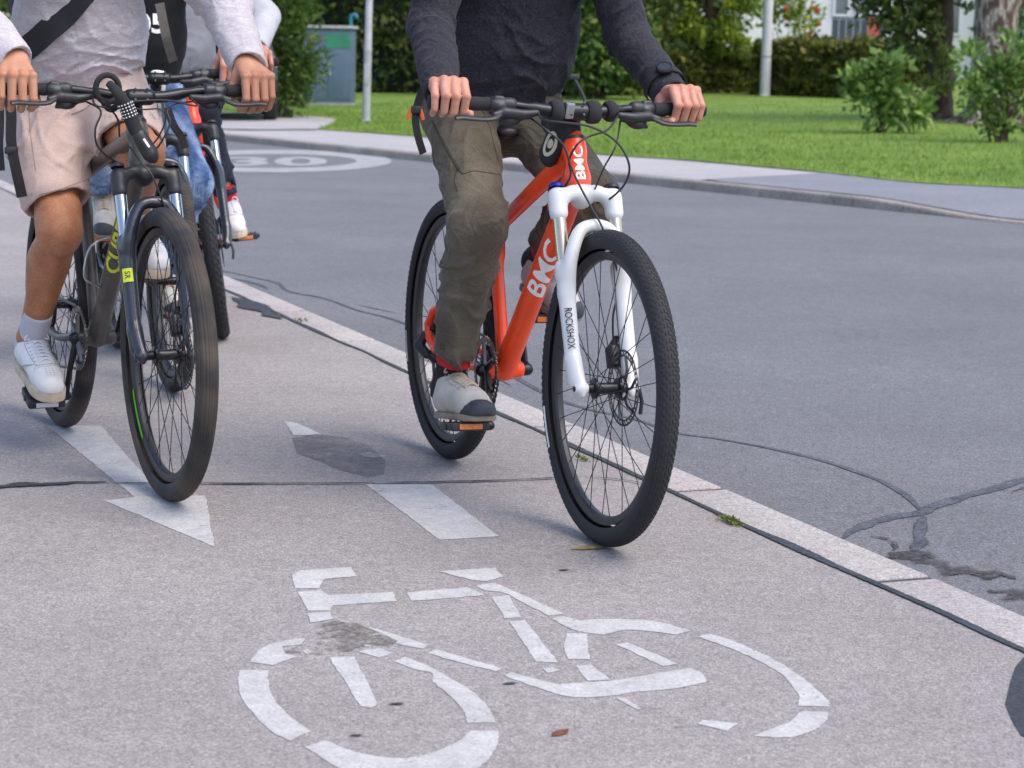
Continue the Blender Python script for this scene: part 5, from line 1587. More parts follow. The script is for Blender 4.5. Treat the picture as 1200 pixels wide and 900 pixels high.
# ================================================================== plants
def leafmat(name, cols, transl=.35, rough=.55):
    m = bpy.data.materials.new(name); m.use_nodes = True
    nt = m.node_tree; N = nt.nodes; L = nt.links; b = N['Principled BSDF']
    ge = N.new('ShaderNodeNewGeometry'); cr = N.new('ShaderNodeValToRGB'); e = cr.color_ramp.elements
    while len(e) < len(cols): e.new(.5)
    for i, c in enumerate(cols): e[i].position = i/(len(cols)-1); e[i].color = (*c, 1)
    L.new(ge.outputs['Random Per Island'], cr.inputs['Fac'])
    tc = N.new('ShaderNodeTexCoord'); n = N.new('ShaderNodeTexNoise'); n.inputs['Scale'].default_value = 1.6; n.inputs['Detail'].default_value = 3
    L.new(tc.outputs['Object'], n.inputs['Vector'])
    mr = N.new('ShaderNodeMapRange'); mr.inputs['From Min'].default_value = .3; mr.inputs['From Max'].default_value = .7; mr.inputs['To Min'].default_value = .65; mr.inputs['To Max'].default_value = 1.3
    L.new(n.outputs['Fac'], mr.inputs['Value'])
    mx = N.new('ShaderNodeMix'); mx.data_type = 'RGBA'; mx.blend_type = 'MULTIPLY'; mx.inputs['Factor'].default_value = 1
    L.new(cr.outputs['Color'], mx.inputs['A']); L.new(mr.outputs['Result'], mx.inputs['B'])
    L.new(mx.outputs['Result'], b.inputs['Base Color'])
    b.inputs['Roughness'].default_value = rough; b.inputs['Specular IOR Level'].default_value = .4
    tr = N.new('ShaderNodeBsdfTranslucent'); L.new(mx.outputs['Result'], tr.inputs['Color'])
    ms = N.new('ShaderNodeMixShader'); ms.inputs['Fac'].default_value = transl
    L.new(b.outputs['BSDF'], ms.inputs[1]); L.new(tr.outputs['BSDF'], ms.inputs[2]); L.new(ms.outputs['Shader'], N['Material Output'].inputs['Surface'])
    return m

def leaves(P, D, size, name, m, parent, aspect=.55, rs=None, var=.35):
    """leaf-shaped quads at points P pointing along D"""
    rs = rs or rng
    n = len(P); D = D/(np.linalg.norm(D, axis=1)[:, None]+1e-9)
    R = rs.standard_normal((n, 3)); S_ = np.cross(D, R); S_ /= np.linalg.norm(S_, axis=1)[:, None]+1e-9
    Nn = np.cross(S_, D)
    L = size*(1+var*rs.standard_normal(n))[:, None].clip(.35, 2); W_ = L*aspect*.5
    V = np.stack([P, P+D*L*.45+S_*W_+Nn*L*.06, P+D*L, P+D*L*.45-S_*W_+Nn*L*.06], 1).reshape(-1, 3)
    Q = np.arange(4*n).reshape(-1, 4)
    o = np_mesh(V, Q, name, m, parent, smooth=False)
    return o

def lobes_points(lobes, n, rs, shell=.35):
    """points in the outer part of ellipsoid lobes [(c, r)]"""
    vol = np.array([r[0]*r[1]+r[0]*r[2]+r[1]*r[2] for c, r in lobes]); vol = vol/vol.sum()
    P = []; D = []
    for (c, r), w in zip(lobes, vol):
        k = int(n*w)+1; v = rs.standard_normal((k, 3)); v /= np.linalg.norm(v, axis=1)[:, None]
        q = (1-shell*rs.random(k)**1.5)*(1+.12*rs.standard_normal(k))
        P.append(np.array(c)+v*q[:, None]*np.array(r)); D.append(v)
    return np.concatenate(P), np.concatenate(D)

def limb(pts, rad, mb, rs, n=9, rough=.08):
    P = catmull(pts, 6); m_ = len(P); R = np.interp(np.linspace(0, 1, m_), np.linspace(0, 1, len(rad)), rad)
    a = np.linspace(0, 2*np.pi, n, endpoint=False)
    k0 = mb.n; sweep(P, list(R), n, mb=mb)
    V = mb.V[-1]; V += rs.standard_normal(V.shape)*R.mean()*rough

BARK1 = mat('dark_bark', (.035, .022, .018), .9, vscale=6, col2=(.085, .055, .045), thr=(.35, .7), bump=1.0, bscale=14, stretch=(3, 3, .8), bdist=.03)
BARK2 = mat('flaky_bark', (.075, .045, .035), .9, vscale=5.5, col2=(.33, .29, .27), thr=(.46, .60), bump=1.0, bscale=9, stretch=(2.2, 2.2, .9), bdist=.05)
TWIG = mat('twig', (.07, .05, .03), .9, var=.3)
L_DARK = leafmat('leaf_dark_evergreen', [(.026, .062, .016), (.075, .125, .025), (.21, .22, .05)], .15)
L_OLIVE = leafmat('leaf_olive_hedge', [(.045, .075, .014), (.12, .15, .026), (.28, .25, .055)], .25)
L_BRIGHT = leafmat('leaf_bright', [(.08, .16, .02), (.20, .31, .035), (.46, .48, .06)], .45)
L_MID = leafmat('leaf_mid', [(.035, .09, .024), (.075, .16, .04), (.16, .27, .07)], .35)
L_SHRUB = leafmat('leaf_shrub', [(.08, .155, .034), (.16, .28, .06), (.33, .43, .12)], .35)
L_YEW = leafmat('leaf_yew', [(.03, .08, .016), (.075, .15, .027), (.20, .27, .05)], .3)
L_ROSE = mat('rose_petal', (.75, .12, .06), .6, var=.2, transl=.3)
GRASS = leafmat('grass_blade', [(.12, .23, .02), (.19, .31, .038), (.30, .38, .07)], .3)
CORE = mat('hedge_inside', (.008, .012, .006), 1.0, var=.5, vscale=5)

def hedge(p0, p1, h, d, lab, m, n, size, seed, up=.2, grp=None, bumpy=.12):
    """clipped hedge between two ground points; d depth, leaves over a dark twiggy inside"""
    rs = np.random.default_rng(seed)
    p0 = np.array(p0); p1 = np.array(p1); c = (p0+p1)/2; L = np.linalg.norm((p1-p0)[:2]); x = nrm([p1[0]-p0[0], p1[1]-p0[1], 0]); y = np.array((-x[1], x[0], 0))
    M = Matrix(((x[0], y[0], 0, c[0]), (x[1], y[1], 0, c[1]), (0, 0, 1, c[2]-.05), (0, 0, 0, 1)))
    e = empty('hedge', M, lab, 'hedge', grp)
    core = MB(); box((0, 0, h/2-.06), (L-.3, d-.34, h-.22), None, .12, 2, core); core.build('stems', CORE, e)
    P = []; D = []
    A = [(L*h, 0), (L*h, 1), (L*d, 2), (d*h, 3), (d*h, 4)]; tot = sum(a for a, _ in A)
    for a, k in A:
        q = int(n*a/tot); u, v = rs.random(q), rs.random(q); w = np.abs(rs.normal(0, .10, q))
        if k < 2: s = 1 if k else -1; pts = np.stack([(u-.5)*L, s*(d/2-w), v*h], 1); dr = (0, s, .25)
        elif k == 2: pts = np.stack([(u-.5)*L, (v-.5)*d, h-w], 1); dr = (0, 0, 1)
        else: s = 1 if k == 3 else -1; pts = np.stack([s*(L/2-w), (u-.5)*d, v*h], 1); dr = (s, 0, .25)
        bn = vnoise(pts*2.2+seed, seed)[:, None]*bumpy+vnoise(pts*6+seed, seed+1)[:, None]*bumpy*.5
        P.append(pts+np.array(dr)*bn); D.append(np.array(dr)+rs.standard_normal((q, 3))*.8+np.array((0, 0, up)))
    leaves(np.concatenate(P), np.concatenate(D), size, 'foliage', m, e, rs=rs)
    return e

def shrub(base, lobes, n, size, m, lab, seed, stems=7, spread=.25, cat='shrub', name='shrub', grp=None, droop=0.0, aspect=.5, blossom=None):
    rs = np.random.default_rng(seed)
    e = empty(name, Matrix.Translation(Vector(base)), lab, cat, grp)
    st = MB(); tips = []
    for c, r in lobes:
        for k in range(max(1, stems//len(lobes)+1)):
            t = np.array(c)+rs.standard_normal(3)*np.array(r)*.5; b_ = np.array((rs.normal()*.05, rs.normal()*.05, 0))
            limb([b_, b_*.5+t*.4+np.array((0, 0, .1)), t], [.012+.01*rs.random(), .008, .003], st, rs, 6)
    st.build('stems', TWIG, e)
    P, D = lobes_points(lobes, n, rs, .75)
    D = D*.7+rs.standard_normal(D.shape)*.55+np.array((0, 0, .25-droop))
    keep = vnoise(P*5.0+seed, seed) > -.28
    leaves(P[keep], D[keep], size, 'foliage', m, e, aspect, rs)
    if blossom:
        P, D = lobes_points(lobes, blossom, rs, .15); mb = MB()
        for p in P:
            for k in range(7):
                a = k*2.4; dv = nrm((math.cos(a), math.sin(a), .5)); 
                lathe([(0, 0), (.045, .02), (.055, .05)], p, dv, 7, mb=mb)
        mb.build('blossom', L_ROSE, e)
    return e

def tree(base, trunk, crown, lab, bark, m, n, size, seed, name='tree', limbs=6, grp=None, aspect=.5, droop=0.0, gap=-.2, nside=14, rough=.06):
    """trunk: [(dx,dy,z,r)...]; crown: lobes relative to the base"""
    rs = np.random.default_rng(seed)
    e = empty(name, Matrix.Translation(Vector(base)), lab, 'tree', grp)
    tb = MB(); T = np.array(trunk); limb(T[:, :3], T[:, 3], tb, rs, nside, rough)
    a0 = np.linspace(0, 2*np.pi, 5, endpoint=False)
    for a in a0+rs.random():
        limb([(0, 0, .22), (math.cos(a)*T[0, 3]*1.0, math.sin(a)*T[0, 3]*1.0, .05), (math.cos(a)*T[0, 3]*1.9, math.sin(a)*T[0, 3]*1.9, -.06)], [T[0, 3]*.45, T[0, 3]*.34, T[0, 3]*.12], tb, rs, 7)
    for c, r in crown[:limbs*2]:
        zt_ = min(T[-1, 2]*.98, max(T[0, 2]+.3, c[2]-.5*abs(c[0])-.3)); k = np.array([np.interp(zt_, T[:, 2], T[:, i]) for i in (0, 1, 2, 3)])
        limb([k[:3], (k[:3]+np.array(c))/2+np.array((0, 0, .15)), c], [k[3]*.4, k[3]*.25, .012], tb, rs, 7)
    tb.build('trunk', bark, e, angle=None)
    P, D = lobes_points(crown, n, rs, .6)
    keep = vnoise(P*1.7+seed*3.3, seed) > gap
    D = D*.6+rs.standard_normal(D.shape)*.7+np.array((0, 0, -droop))
    leaves(P[keep], D[keep], size, 'crown', m, e, aspect, rs)
    return e

def vt(px, py): p = gt(px, py); return np.array(p)
def zat(px, py, base):       # height above the base of a point seen straight above it
    q = at(px, py, base[1]); return q.z-base[2]

# long dark hedge along the back of the lawn
b0, b1 = vt(250, 106), vt(770, 112)
hedge(b0, b1, 4.2, 1.6, 'tall dark evergreen hedge along the back of the lawn behind the utility cabinet', L_DARK, 26000, .17, 21, bumpy=.3)
b0b, b1b = vt(752, 110.5), vt(893, 108.5)
hedge(b0b, b1b, at(830, 64, b0b[1]).z-b0b[2], 1.1, 'low olive hedge behind the bright green tree', L_OLIVE, 11000, .12, 22)
b0c, b1c = vt(906, 111), vt(1085, 118)
hedge(b0c, b1c, at(1000, 51, b0c[1]).z-b0c[2], 1.3, 'clipped olive-brown hedge in front of the house with the balcony', L_OLIVE, 17000, .13, 23)
# evergreens right of the rider
for i, (px, py, w_, h_, lab) in enumerate([(700, 117, 1.25, 5.5, 'dark spreading evergreen right behind the rider in the charcoal sweater'), (640, 113, 1.5, 6.0, 'dark evergreen hidden mostly behind the charcoal sweater')]):
    b = vt(px, py)
    lob = [((0, 0, .9+z), (w_*(1-z/h_*.75), w_*(1-z/h_*.75), .75)) for z in np.linspace(0, h_-1.2, 6)]+[((w_*.55, -.3, .75), (.6, .6, .55)), ((-w_*.5, -.2, .8), (.6, .6, .5))]
    tree(b, [(0, 0, 0, .16), (0, 0, h_*.9, .04)], lob, lab, BARK1, L_DARK if i else L_YEW, 9000, .16, 31+i, 'evergreen_tree', 3, gap=-.5, droop=.25)
# leafy tree with a slim trunk
b = vt(828, 109.5)
lob = [((-.9, 0, 2.0), (.8, .7, .6)), ((.45, .1, 1.75), (.6, .6, .55)), ((.2, -.4, 2.6), (1.1, .9, .8)), ((-1.1, .3, 3.1), (1.0, 1, .8)), ((.7, .2, 2.9), (.7, .7, .7)), ((0, 0, 4.0), (1.4, 1.3, 1.0)), ((-.5, -.5, 1.55), (.5, .5, .35)), ((.62, -.2, 1.15), (.42, .4, .4)), ((-.7, -.5, 1.3), (.6, .5, .4)), ((.4, -.5, 1.35), (.5, .5, .4)), ((.55, -.3, 2.2), (.6, .55, .5)), ((-.4, -.5, 2.2), (.7, .6, .5))]
tree(b, [(0, 0, -.05, .15), (.02, 0, 1.2, .12), (-.03, .02, 2.6, .09), (.05, 0, 4.2, .03)], lob, 'bright green leafy tree with a slim dark trunk beside the white post', BARK1, L_BRIGHT, 17000, .14, 41, 'leafy_tree', 6, gap=-.12)
b = vt(776, 110)
tree(b, [(0, 0, -.05, .10), (0, 0, 3.2, .03)], [((-.2, 0, 2.2), (.8, .8, .8)), ((.4, 0, 2.9), (.9, .8, .8)), ((0, 0, 3.7), (.9, .9, .8)), ((-.4, -.2, 1.4), (.45, .5, .45))], 'mid green leafy tree between the dark evergreen and the slim trunk', BARK1, L_MID, 6000, .14, 42, 'leafy_tree', 4, gap=-.2)
# trees at the right
b = vt(1101, 141)
lob = [((-.75, .3, 1.95), (.7, .6, .55)), ((-.45, -.2, 1.45), (.45, .4, .4)), ((-.9, .1, 2.7), (.9, .8, .7)), ((.1, .2, 3.2), (1.0, .9, .8)), ((.9, .3, 3.6), (.9, .9, .7)), ((-.5, .6, 1.1), (.4, .4, .35)), ((-.2, 0, 4.6), (1.5, 1.4, 1.0)), ((-.55, .2, 1.75), (.5, .45, .4)), ((-.35, .1, 2.15), (.5, .5, .4)), ((-.85, -.1, 2.3), (.5, .5, .4)), ((.35, .5, 2.3), (.5, .4, .5))]
tree(b, [(.04, 0, -.05, .20), (0, 0, .7, .165), (-.03, 0, 1.9, .155), (0, .1, 4.6, .07)], lob, 'dark red-brown tree trunk with dark leaves left of the flaky trunk', BARK1, L_DARK, 13000, .13, 43, 'tree', 6)
b = vt(1162, 146)
lob = [((1.3, .4, 3.6), (1.2, 1, .8)), ((-1.0, .3, 4.0), (1.0, 1, .8)), ((.2, .4, 5.0), (1.6, 1.5, 1.1)), ((1.1, .5, 2.5), (.6, .6, .6)), ((2.2, .6, 3.0), (1.0, .9, .8))]
tree(b, [(0, 0, -.05, .42), (0, 0, .5, .36), (-.02, 0, 1.3, .335), (0, .05, 3.0, .31), (0, .1, 5.2, .16)], lob, 'thick tree trunk with flaking grey-brown bark behind the right shrub', BARK2, L_MID, 8000, .15, 44, 'tree', 5, nside=28, rough=.05)
# shrubs on the lawn
b = vt(1032, 157)
shrub(b, [((-.12, 0, .62), (.42, .4, .36)), ((.30, .0, .42), (.36, .35, .30)), ((-.35, .0, .72), (.24, .25, .24)), ((.05, -.1, .9), (.3, .3, .22)), ((.55, 0, .36), (.2, .2, .18)), ((-.05, 0, .25), (.22, .22, .18))], 2300, .125, L_SHRUB, 'leafy green shrub standing free on the lawn left of the dark trunk', 51, 10)
b = vt(1172, 168)
shrub(b, [((.0, 0, .75), (.34, .32, .40)), ((.25, 0, .55), (.30, .3, .35)), ((-.32, 0, .62), (.24, .25, .34)), ((.05, 0, 1.15), (.26, .26, .24)), ((-.42, .05, 1.02), (.2, .2, .26)), ((0, 0, .22), (.22, .22, .2)), ((.45, 0, .95), (.3, .3, .3))], 2500, .11, L_SHRUB, 'tall loose shrub in front of the thick flaking trunk', 52, 14)
b = vt(1090, 142)
shrub(b, [((.0, -.1, .55), (.28, .2, .12)), ((.15, 0, .95), (.14, .14, .28)), ((-.25, 0, .35), (.25, .2, .12)), ((.05, 0, 1.5), (.08, .08, .2))], 480, .13, leafmat('leaf_sprig', [(.10, .16, .03), (.20, .26, .06), (.3, .3, .08)], .4), 'thin yellow-green sprigs growing at the foot of the dark trunk', 53, 8)
# conifer bush by the cabinet
b = vt(334, 139)
lob = [((.0, 0, .55), (.50, .5, .45)), ((-.35, .0, 1.05), (.55, .5, .40)), ((.1, 0, 1.45), (.50, .5, .38)), ((-.5, .1, 1.75), (.6, .5, .4)), ((.0, 0, 2.15), (.55, .5, .4)), ((-.7, .1, 1.25), (.35, .35, .3)), ((.25, -.1, .95), (.42, .4, .35)), ((-.2, 0, 2.7), (.45, .45, .45))]
lob = [((c[0]*.95, c[1]*.95, c[2]*.92), tuple(q*.98 for q in r)) for c, r in lob]
shrub(b, lob, 11000, .13, L_YEW, 'feathery yellow-green conifer bush beside the utility cabinet', 54, 8, name='conifer_bush', cat='bush', droop=.1, aspect=.25)
# rose bush before the house
b = vt(930, 109)+np.array((0, 3.0, .1))
shrub(b, [((-.1, 0, 2.0), (.6, .4, .55)), ((.5, 0, 1.7), (.5, .4, .45)), ((.0, 0, 2.7), (.7, .4, .5))], 2600, .12, L_BRIGHT, 'rose bush with coral red blossoms behind the clipped hedge', 55, 8, name='rose_bush', cat='bush', blossom=26)
# more trees closing the view far behind
far = [(300, -6, L_DARK), (420, -2, L_MID), (520, 0, L_DARK), (610, 2, L_MID), (720, 0, L_MID), (800, 3, L_MID), (872, 6, L_BRIGHT), (1195, 0, L_MID), (1260, -4, L_MID), (180, -6, L_MID), (60, -8, L_DARK)]
words = ['behind the conifer bush', 'behind the lamp post', 'behind the backpack strap of the charcoal rider', 'behind the charcoal sweater', 'behind the spreading evergreen', 'behind the left arm of the charcoal rider', 'behind the white post', 'behind the flaking trunk', 'outside the picture to the right', 'behind the lilac sweatshirt', 'behind the right arm of the lilac rider']
for i, (px, dy, m_) in enumerate(far):
    b = vt(px, 104); b[1] += 12+dy; b[0] *= (b[1])/(b[1]-12-dy); b[2] = zt(b[0], b[1])
    rs = np.random.default_rng(90+i)
    lob = [((rs.normal()*1.2, rs.normal()*.6, z), (1.9, 1.5, 1.2)) for z in np.linspace(1.2, 7.5, 8)]
    tree(b, [(0, 0, -.1, .28), (0, 0, 3, .2), (0, 0, 7.5, .06)], lob, 'tall background tree '+words[i], BARK1, m_, 3600, .34, 61+i, 'background_tree', 4, grp='trees closing the view', gap=-.6)

weed(g(856, 611, .004), 260, .026, .0095, 'yellow-green weed tuft in the tar seam right of the front tyre of the orange-red bike', 1)
weed(g(683, 538, .004), 90, .02, .008, 'small weed in the seam seen through the front wheel of the orange-red bike', 2)
weed(g(352, 376, .004), 40, .04, .010, 'low moss in the tar seam between the two foremost bikes', 3)
# grass blades over the visible lawn
rs = np.random.default_rng(5)
n = 90000
tq = rs.uniform(tfar(gt(300, 140))-6, 12, n); sq_ = np.array([lawn_edge(t_) for t_ in tq])+rs.exponential(5.5, n)-.03
ok = sq_ < 30; tq, sq_ = tq[ok], sq_[ok]; n = len(tq)
xy = c2+d2*tq[:, None]+n2*sq_[:, None]
hz = np.array([zt(a, b_) for a, b_ in xy])
P = np.column_stack([xy, hz+.008])
poly = np.array([(p.x, p.y) for p in D])
def inside(q):
    r_ = np.zeros(len(q), bool); j = len(poly)-1
    for i in range(len(poly)):
        c_ = ((poly[i, 1] > q[:, 1]) != (poly[j, 1] > q[:, 1])) & (q[:, 0] < (poly[j, 0]-poly[i, 0])*(q[:, 1]-poly[i, 1])/(poly[j, 1]-poly[i, 1]+1e-12)+poly[i, 0])
        r_ ^= c_; j = i
    return r_
ok = ~inside(xy); P = P[ok]
Dg = rs.standard_normal((len(P), 3))*.35+np.array((0, 0, 1.0))
o = leaves(P, Dg, .042, 'grass', GRASS, None, .2, rs); tag(o, 'short green lawn grass beyond the pavement', 'grass', kind='stuff')
# ================================================================== street furniture, house, car
ZINC = mat('galvanised_steel', (.40, .40, .42), .5, metal=.15, var=.12, vscale=9, bump=.1, bscale=60)
CABM = mat('cabinet_grey_blue', (.095, .14, .20), .55, var=.08, vscale=5, bump=.05, bscale=80)
CABR = mat('cabinet_roof', (.42, .40, .39), .6, var=.12)
CABG = mat('cabinet_green_panel', (.03, .22, .12), .5, var=.15, vscale=6)
CABP = mat('teal_pipe', (.02, .18, .24), .4, var=.08)
POSTW = mat('white_post_paint', (.50, .50, .52), .6, var=.08, vscale=6)
# lamp post
b = vt(429, 143)
e = empty('lamp_post', Matrix.Translation(Vector(b)) @ Matrix.Rotation(math.radians(.8), 4, 'Y'), 'slim galvanised grey lamp post standing in the lawn beside the utility cabinet', 'lamp post')
m_ = MB(); lathe([(0, -.1), (.095, -.1), (.095, .02), (.062, .04), (.062, 1.1), (.064, 1.11), (.064, 1.13), (.058, 1.15), (.05, 3.2), (.034, 5.4), (0, 5.4)], (0, 0, 0), (0, 0, 1), 20, mb=m_); m_.build('pole', ZINC, e)
m_ = MB(); box((0, -.068, .75), (.085, .02, .32), None, .006, 2, m_); m_.build('access_door', ZINC, e)
m_ = MB(); sweep(catmull([(0, 0, 5.35), (0, -.15, 5.55), (0, -.5, 5.62)], 6), .028, 10, mb=m_); m_.build('arm', ZINC, e)
hd_ = SDF(); hd_.cap((0, -.45, 5.63), (0, -1.05, 5.66), .07, .10, .02, sq=((0, 0, 1), 1.9)); hd_.mesh(.015, 'lamp_head', ZINC, e)
# utility cabinet
b = vt(386, 124); wv = .93
hgt = at(390, 31, b[1]).z-b[2]
e = empty('utility_cabinet', Matrix.Translation(Vector(b)) @ Matrix.Rotation(math.radians(-4), 4, 'Z'), 'grey-blue utility cabinet with pale lid and green corner panel on the lawn', 'utility cabinet')
m_ = MB(); box((0, 0, hgt*.48+.02), (wv, .55, hgt*.96-.04), None, .012, 2, m_); m_.build('body', CABM, e)
m_ = MB(); box((0, 0, .02), (wv+.04, .6, .08), None, .008, 1, m_); m_.build('plinth', mat('concrete_plinth', (.3, .28, .26), .9, var=.2), e)
m_ = MB(); box((.02, 0, hgt-.015), (wv*1.03, .64, .055), None, .012, 2, m_); m_.build('lid', CABR, e)
m_ = MB(); box((wv*.22, -.279, hgt*.82), (wv*.50, .008, hgt*.18), None, .003, 1, m_); m_.build('green_panel', CABG, e)
for i, x in enumerate((-.235, .225)):
    m_ = MB(); box((x*wv/.93, -.281, hgt*.40), (wv*.46, .012, hgt*.62), None, .005, 2, m_); dd = m_.build('door', CABM, e)
    m_ = MB(); box((x*wv/.93+(.17 if i == 0 else -.17), -.292, hgt*.42), (.03, .016, .12), None, .004, 2, m_); m_.build('handle', ZINC, dd)
m_ = MB(); px_ = wv*.40
sweep(catmull([(px_, .2, hgt-.1), (px_, .2, hgt+.16), (px_+.01, .2, hgt+.215), (px_+.06, .2, hgt+.235), (px_+.11, .2, hgt+.21), (px_+.115, .2, hgt+.165)], 6), .032, 12, mb=m_); m_.build('vent_pipe', CABP, e)
m_ = MB(); box((-wv*.36, -.281, hgt*.84), (.10, .008, .06), None, .002, 1, m_); m_.build('warning_label', mat('faded_orange_label', (.55, .3, .1), .6), e)
# white post
b = vt(896, 113.0)
e = empty('post', Matrix.Translation(Vector(b)), 'tall white round post between the bright tree and the clipped hedge', 'post')
m_ = MB(); lathe([(0, -.1), (.135, -.1), (.135, .03), (.118, .05), (.11, 2.0), (.10, 4.5), (.0, 4.52)], (0, 0, 0), (0, 0, 1), 20, mb=m_); m_.build('shaft', POSTW, e)
m_ = MB(); lathe([(.114, .86), (.121, .87), (.121, .93), (.114, .94)], (0, 0, 0), (0, 0, 1), 20, mb=m_); m_.build('band', ZINC, e)
# house with a balcony
WALLW = mat('white_render', (.72, .72, .72), .85, var=.05, vscale=2, bump=.15, bscale=60)
RAILM = mat('dark_grey_rail', (.045, .058, .08), .5, var=.12); GLASS = mat('window_glass', (.10, .13, .16), .06, var=.2, vscale=1.5, spec=.8)
TOWEL = mat('coral_towel', (.45, .10, .08), .9, var=.15); TILE = mat('roof_tile', (.22, .09, .06), .8, var=.2, vscale=8, bump=.4, bscale=20); FRAMEW = mat('window_frame_white', (.75, .75, .75), .5, var=.04)
Yh = vt(1000, 112)[1]+14
pL, pR = at(930, 60, Yh), at(1240, 60, Yh)
zb = zt(pL.x, Yh)
s_ = FPX/Yh                                   # pixels per metre there
e = empty('house', Matrix.Translation(Vector((pL.x, Yh, zb))), 'white rendered house with a dark railed balcony beyond the clipped hedge', 'house')
W_ = (pR.x-pL.x); zz = lambda py, px=1000: at(px, py, Yh).z-zb; xx = lambda px, py=30: at(px, py, Yh).x-pL.x
m_ = MB()
box((W_/2+3, 4.02, 3.0), (W_+10, 5.0, 6.4), None, .03, 1, m_); m_.build('wall', WALLW, e)
m_ = MB(); prism([(-3.3, 6.2), (W_+8.5, 6.2), (W_+8.5, 6.35), (W_/2+3, 9.0), (-3.3, 6.35)], -7.2, -.8, Matrix(((1, 0, 0, 0), (0, 0, -1, 0), (0, 1, 0, 0), (0, 0, 0, 1))), 0, m_); m_.build('roof', TILE, e)
x0, x1 = xx(975), xx(1034); zr0, zr1 = zz(48), zz(21)
m_ = MB(); box(((x0+x1)/2, .78, zr0-.12), (x1-x0+.3, 1.5, .18), None, .01, 1, m_); fl = m_.build('balcony_floor', WALLW, e)
rl = MB(); box(((x0+x1)/2, .06, zr1), (x1-x0, .05, .05), None, .006, 1, rl); box(((x0+x1)/2, .06, zr0+.06), (x1-x0, .04, .04), None, .006, 1, rl)
nb_ = 7
for i in range(nb_): box((x0+(x1-x0)*(i+.5)/nb_, .06, (zr0+zr1)/2), ((x1-x0)/nb_*.93, .022, zr1-zr0-.08), None, .004, 1, rl)
rl.build('balcony_rail', RAILM, e)
m_ = MB(); box((xx(1042), .12, 2.9), (xx(1050)-xx(1034)-.03, .4, 6.0), None, .02, 1, m_); m_.build('column', WALLW, e)
for (a, c, q0, q1) in ((984, 1004, 18, -46), (1010, 1031, 18, -46), (1118, 1138, 38, -20)):
    cx_, cz_ = (xx(a)+xx(c))/2, (zz(q0)+zz(q1))/2; w_, h_ = xx(c)-xx(a), zz(q1)-zz(q0)
    m_ = MB()
    for sx in (-1, 1): box((cx_+sx*(w_/2-.03), 1.50, cz_), (.07, .09, h_), None, .005, 1, m_)
    for sz in (-1, 1): box((cx_, 1.50, cz_+sz*(h_/2-.03)), (w_-.14, .085, .07), None, .005, 1, m_)
    fr_ = m_.build('window', FRAMEW, e)
    m_ = MB(); box((cx_, 1.505, cz_), (w_-.13, .012, h_-.13), None, 0, 1, m_); m_.build('pane', GLASS, fr_)
tw = MB(); P0_ = []
box((xx(1024), .02, (zz(43)+zz(20))/2+.02), (xx(1031)-xx(1017), .012, zz(20)-zz(43)), None, .004, 1, tw)
tag(tw.build('towel', TOWEL), 'coral red towel hung over the balcony railing of the white house', 'towel')
o = bpy.data.objects['towel']; o.matrix_world = Matrix.Translation(Vector((pL.x, Yh, zb)))
# parked car on the driveway, seen past the lilac sweatshirt
CARP = mat('black_car_paint', (.008, .008, .010), .2, var=.1, coat=.8); CARG = mat('car_glass', (.02, .025, .03), .05, var=.1, spec=.8)
CARK = mat('car_black_trim', (.012, .012, .012), .6, var=.2); LAMPR = mat('tail_lamp_red', (.06, .006, .006), .2, var=.1); ALLOY = mat('alloy_wheel', (.35, .35, .36), .35, metal=.8, var=.1)
b = vt(292, 146.5)
e = empty('car', Matrix.Translation(Vector((b[0]-.80, b[1]+2.75, b[2]+.03))) @ Matrix.Rotation(math.radians(98), 4, 'Z'), 'black parked car on the driveway seen behind the lilac sleeve', 'car')
# x forward, y left; the tail faces the photographer
side = [(-2.05, .42), (-2.12, .62), (-2.08, .86), (-1.98, .98), (-1.62, 1.40), (-1.2, 1.47), (-.2, 1.46), (.75, .98), (1.75, .84), (2.08, .66), (2.12, .40), (2.0, .28), (1.72, .26), (1.68, .42), (1.55, .58), (1.30, .64), (1.05, .58), (.92, .42), (.88, .25), (-.92, .25), (-.96, .42), (-1.08, .58), (-1.32, .64), (-1.56, .58), (-1.70, .42), (-1.74, .28), (-1.95, .30)]
m_ = MB(); prism(side, -.86, .86, Matrix(((1, 0, 0, 0), (0, 0, -1, 0), (0, 1, 0, 0), (0, 0, 0, 1))), .05, m_)
# pull the glasshouse in
for V in m_.V:
    k = np.clip((V[:, 2]-.9)/.55, 0, 1); V[:, 1] *= 1-.2*k
m_.build('body', CARP, e, angle=40)
m_ = MB(); prism([(-1.90, .99), (-1.60, 1.36), (-1.56, 1.36), (-1.86, .99)], -.62, .62, Matrix(((1, 0, -.0, -.055), (0, 0, -1, 0), (0, 1, 0, 0.02), (0, 0, 0, 1))), .004, m_); m_.build('rear_window', CARG, e)
for s in (-1, 1):
    m_ = MB(); box((-2.06, s*.70, .84), (.09, .22, .07), None, .02, 2, m_); m_.build('tail_lamp', LAMPR, e)
    for wx in (-1.33, 1.31):
        m_ = MB(); lathe([(.20, -.10), (.30, -.105), (.325, -.08), (.33, 0), (.325, .08), (.30, .105), (.20, .10)], (wx, s*.76, .32), (0, 1, 0), 32, mb=m_); ty_ = m_.build('tyre', RUB, e)
        m_ = MB(); lathe([(0, -.03), (.05, -.06), (.19, -.05), (.205, -.09), (.205, .09), (.19, .05), (.05, .06), (0, .03)], (wx, s*.76, .32), (0, 1, 0), 20, mb=m_); m_.build('rim', ALLOY, ty_)
m_ = MB(); box((-2.10, 0, .50), (.10, 1.64, .24), None, .03, 2, m_); m_.build('bumper', CARK, e)
# ================================================================== cables, straps and small gear
def attach(o, lab, cat, grp=None): return tag(o, lab, cat, grp)
u1 = B1['u']; T1_ = B1['T']
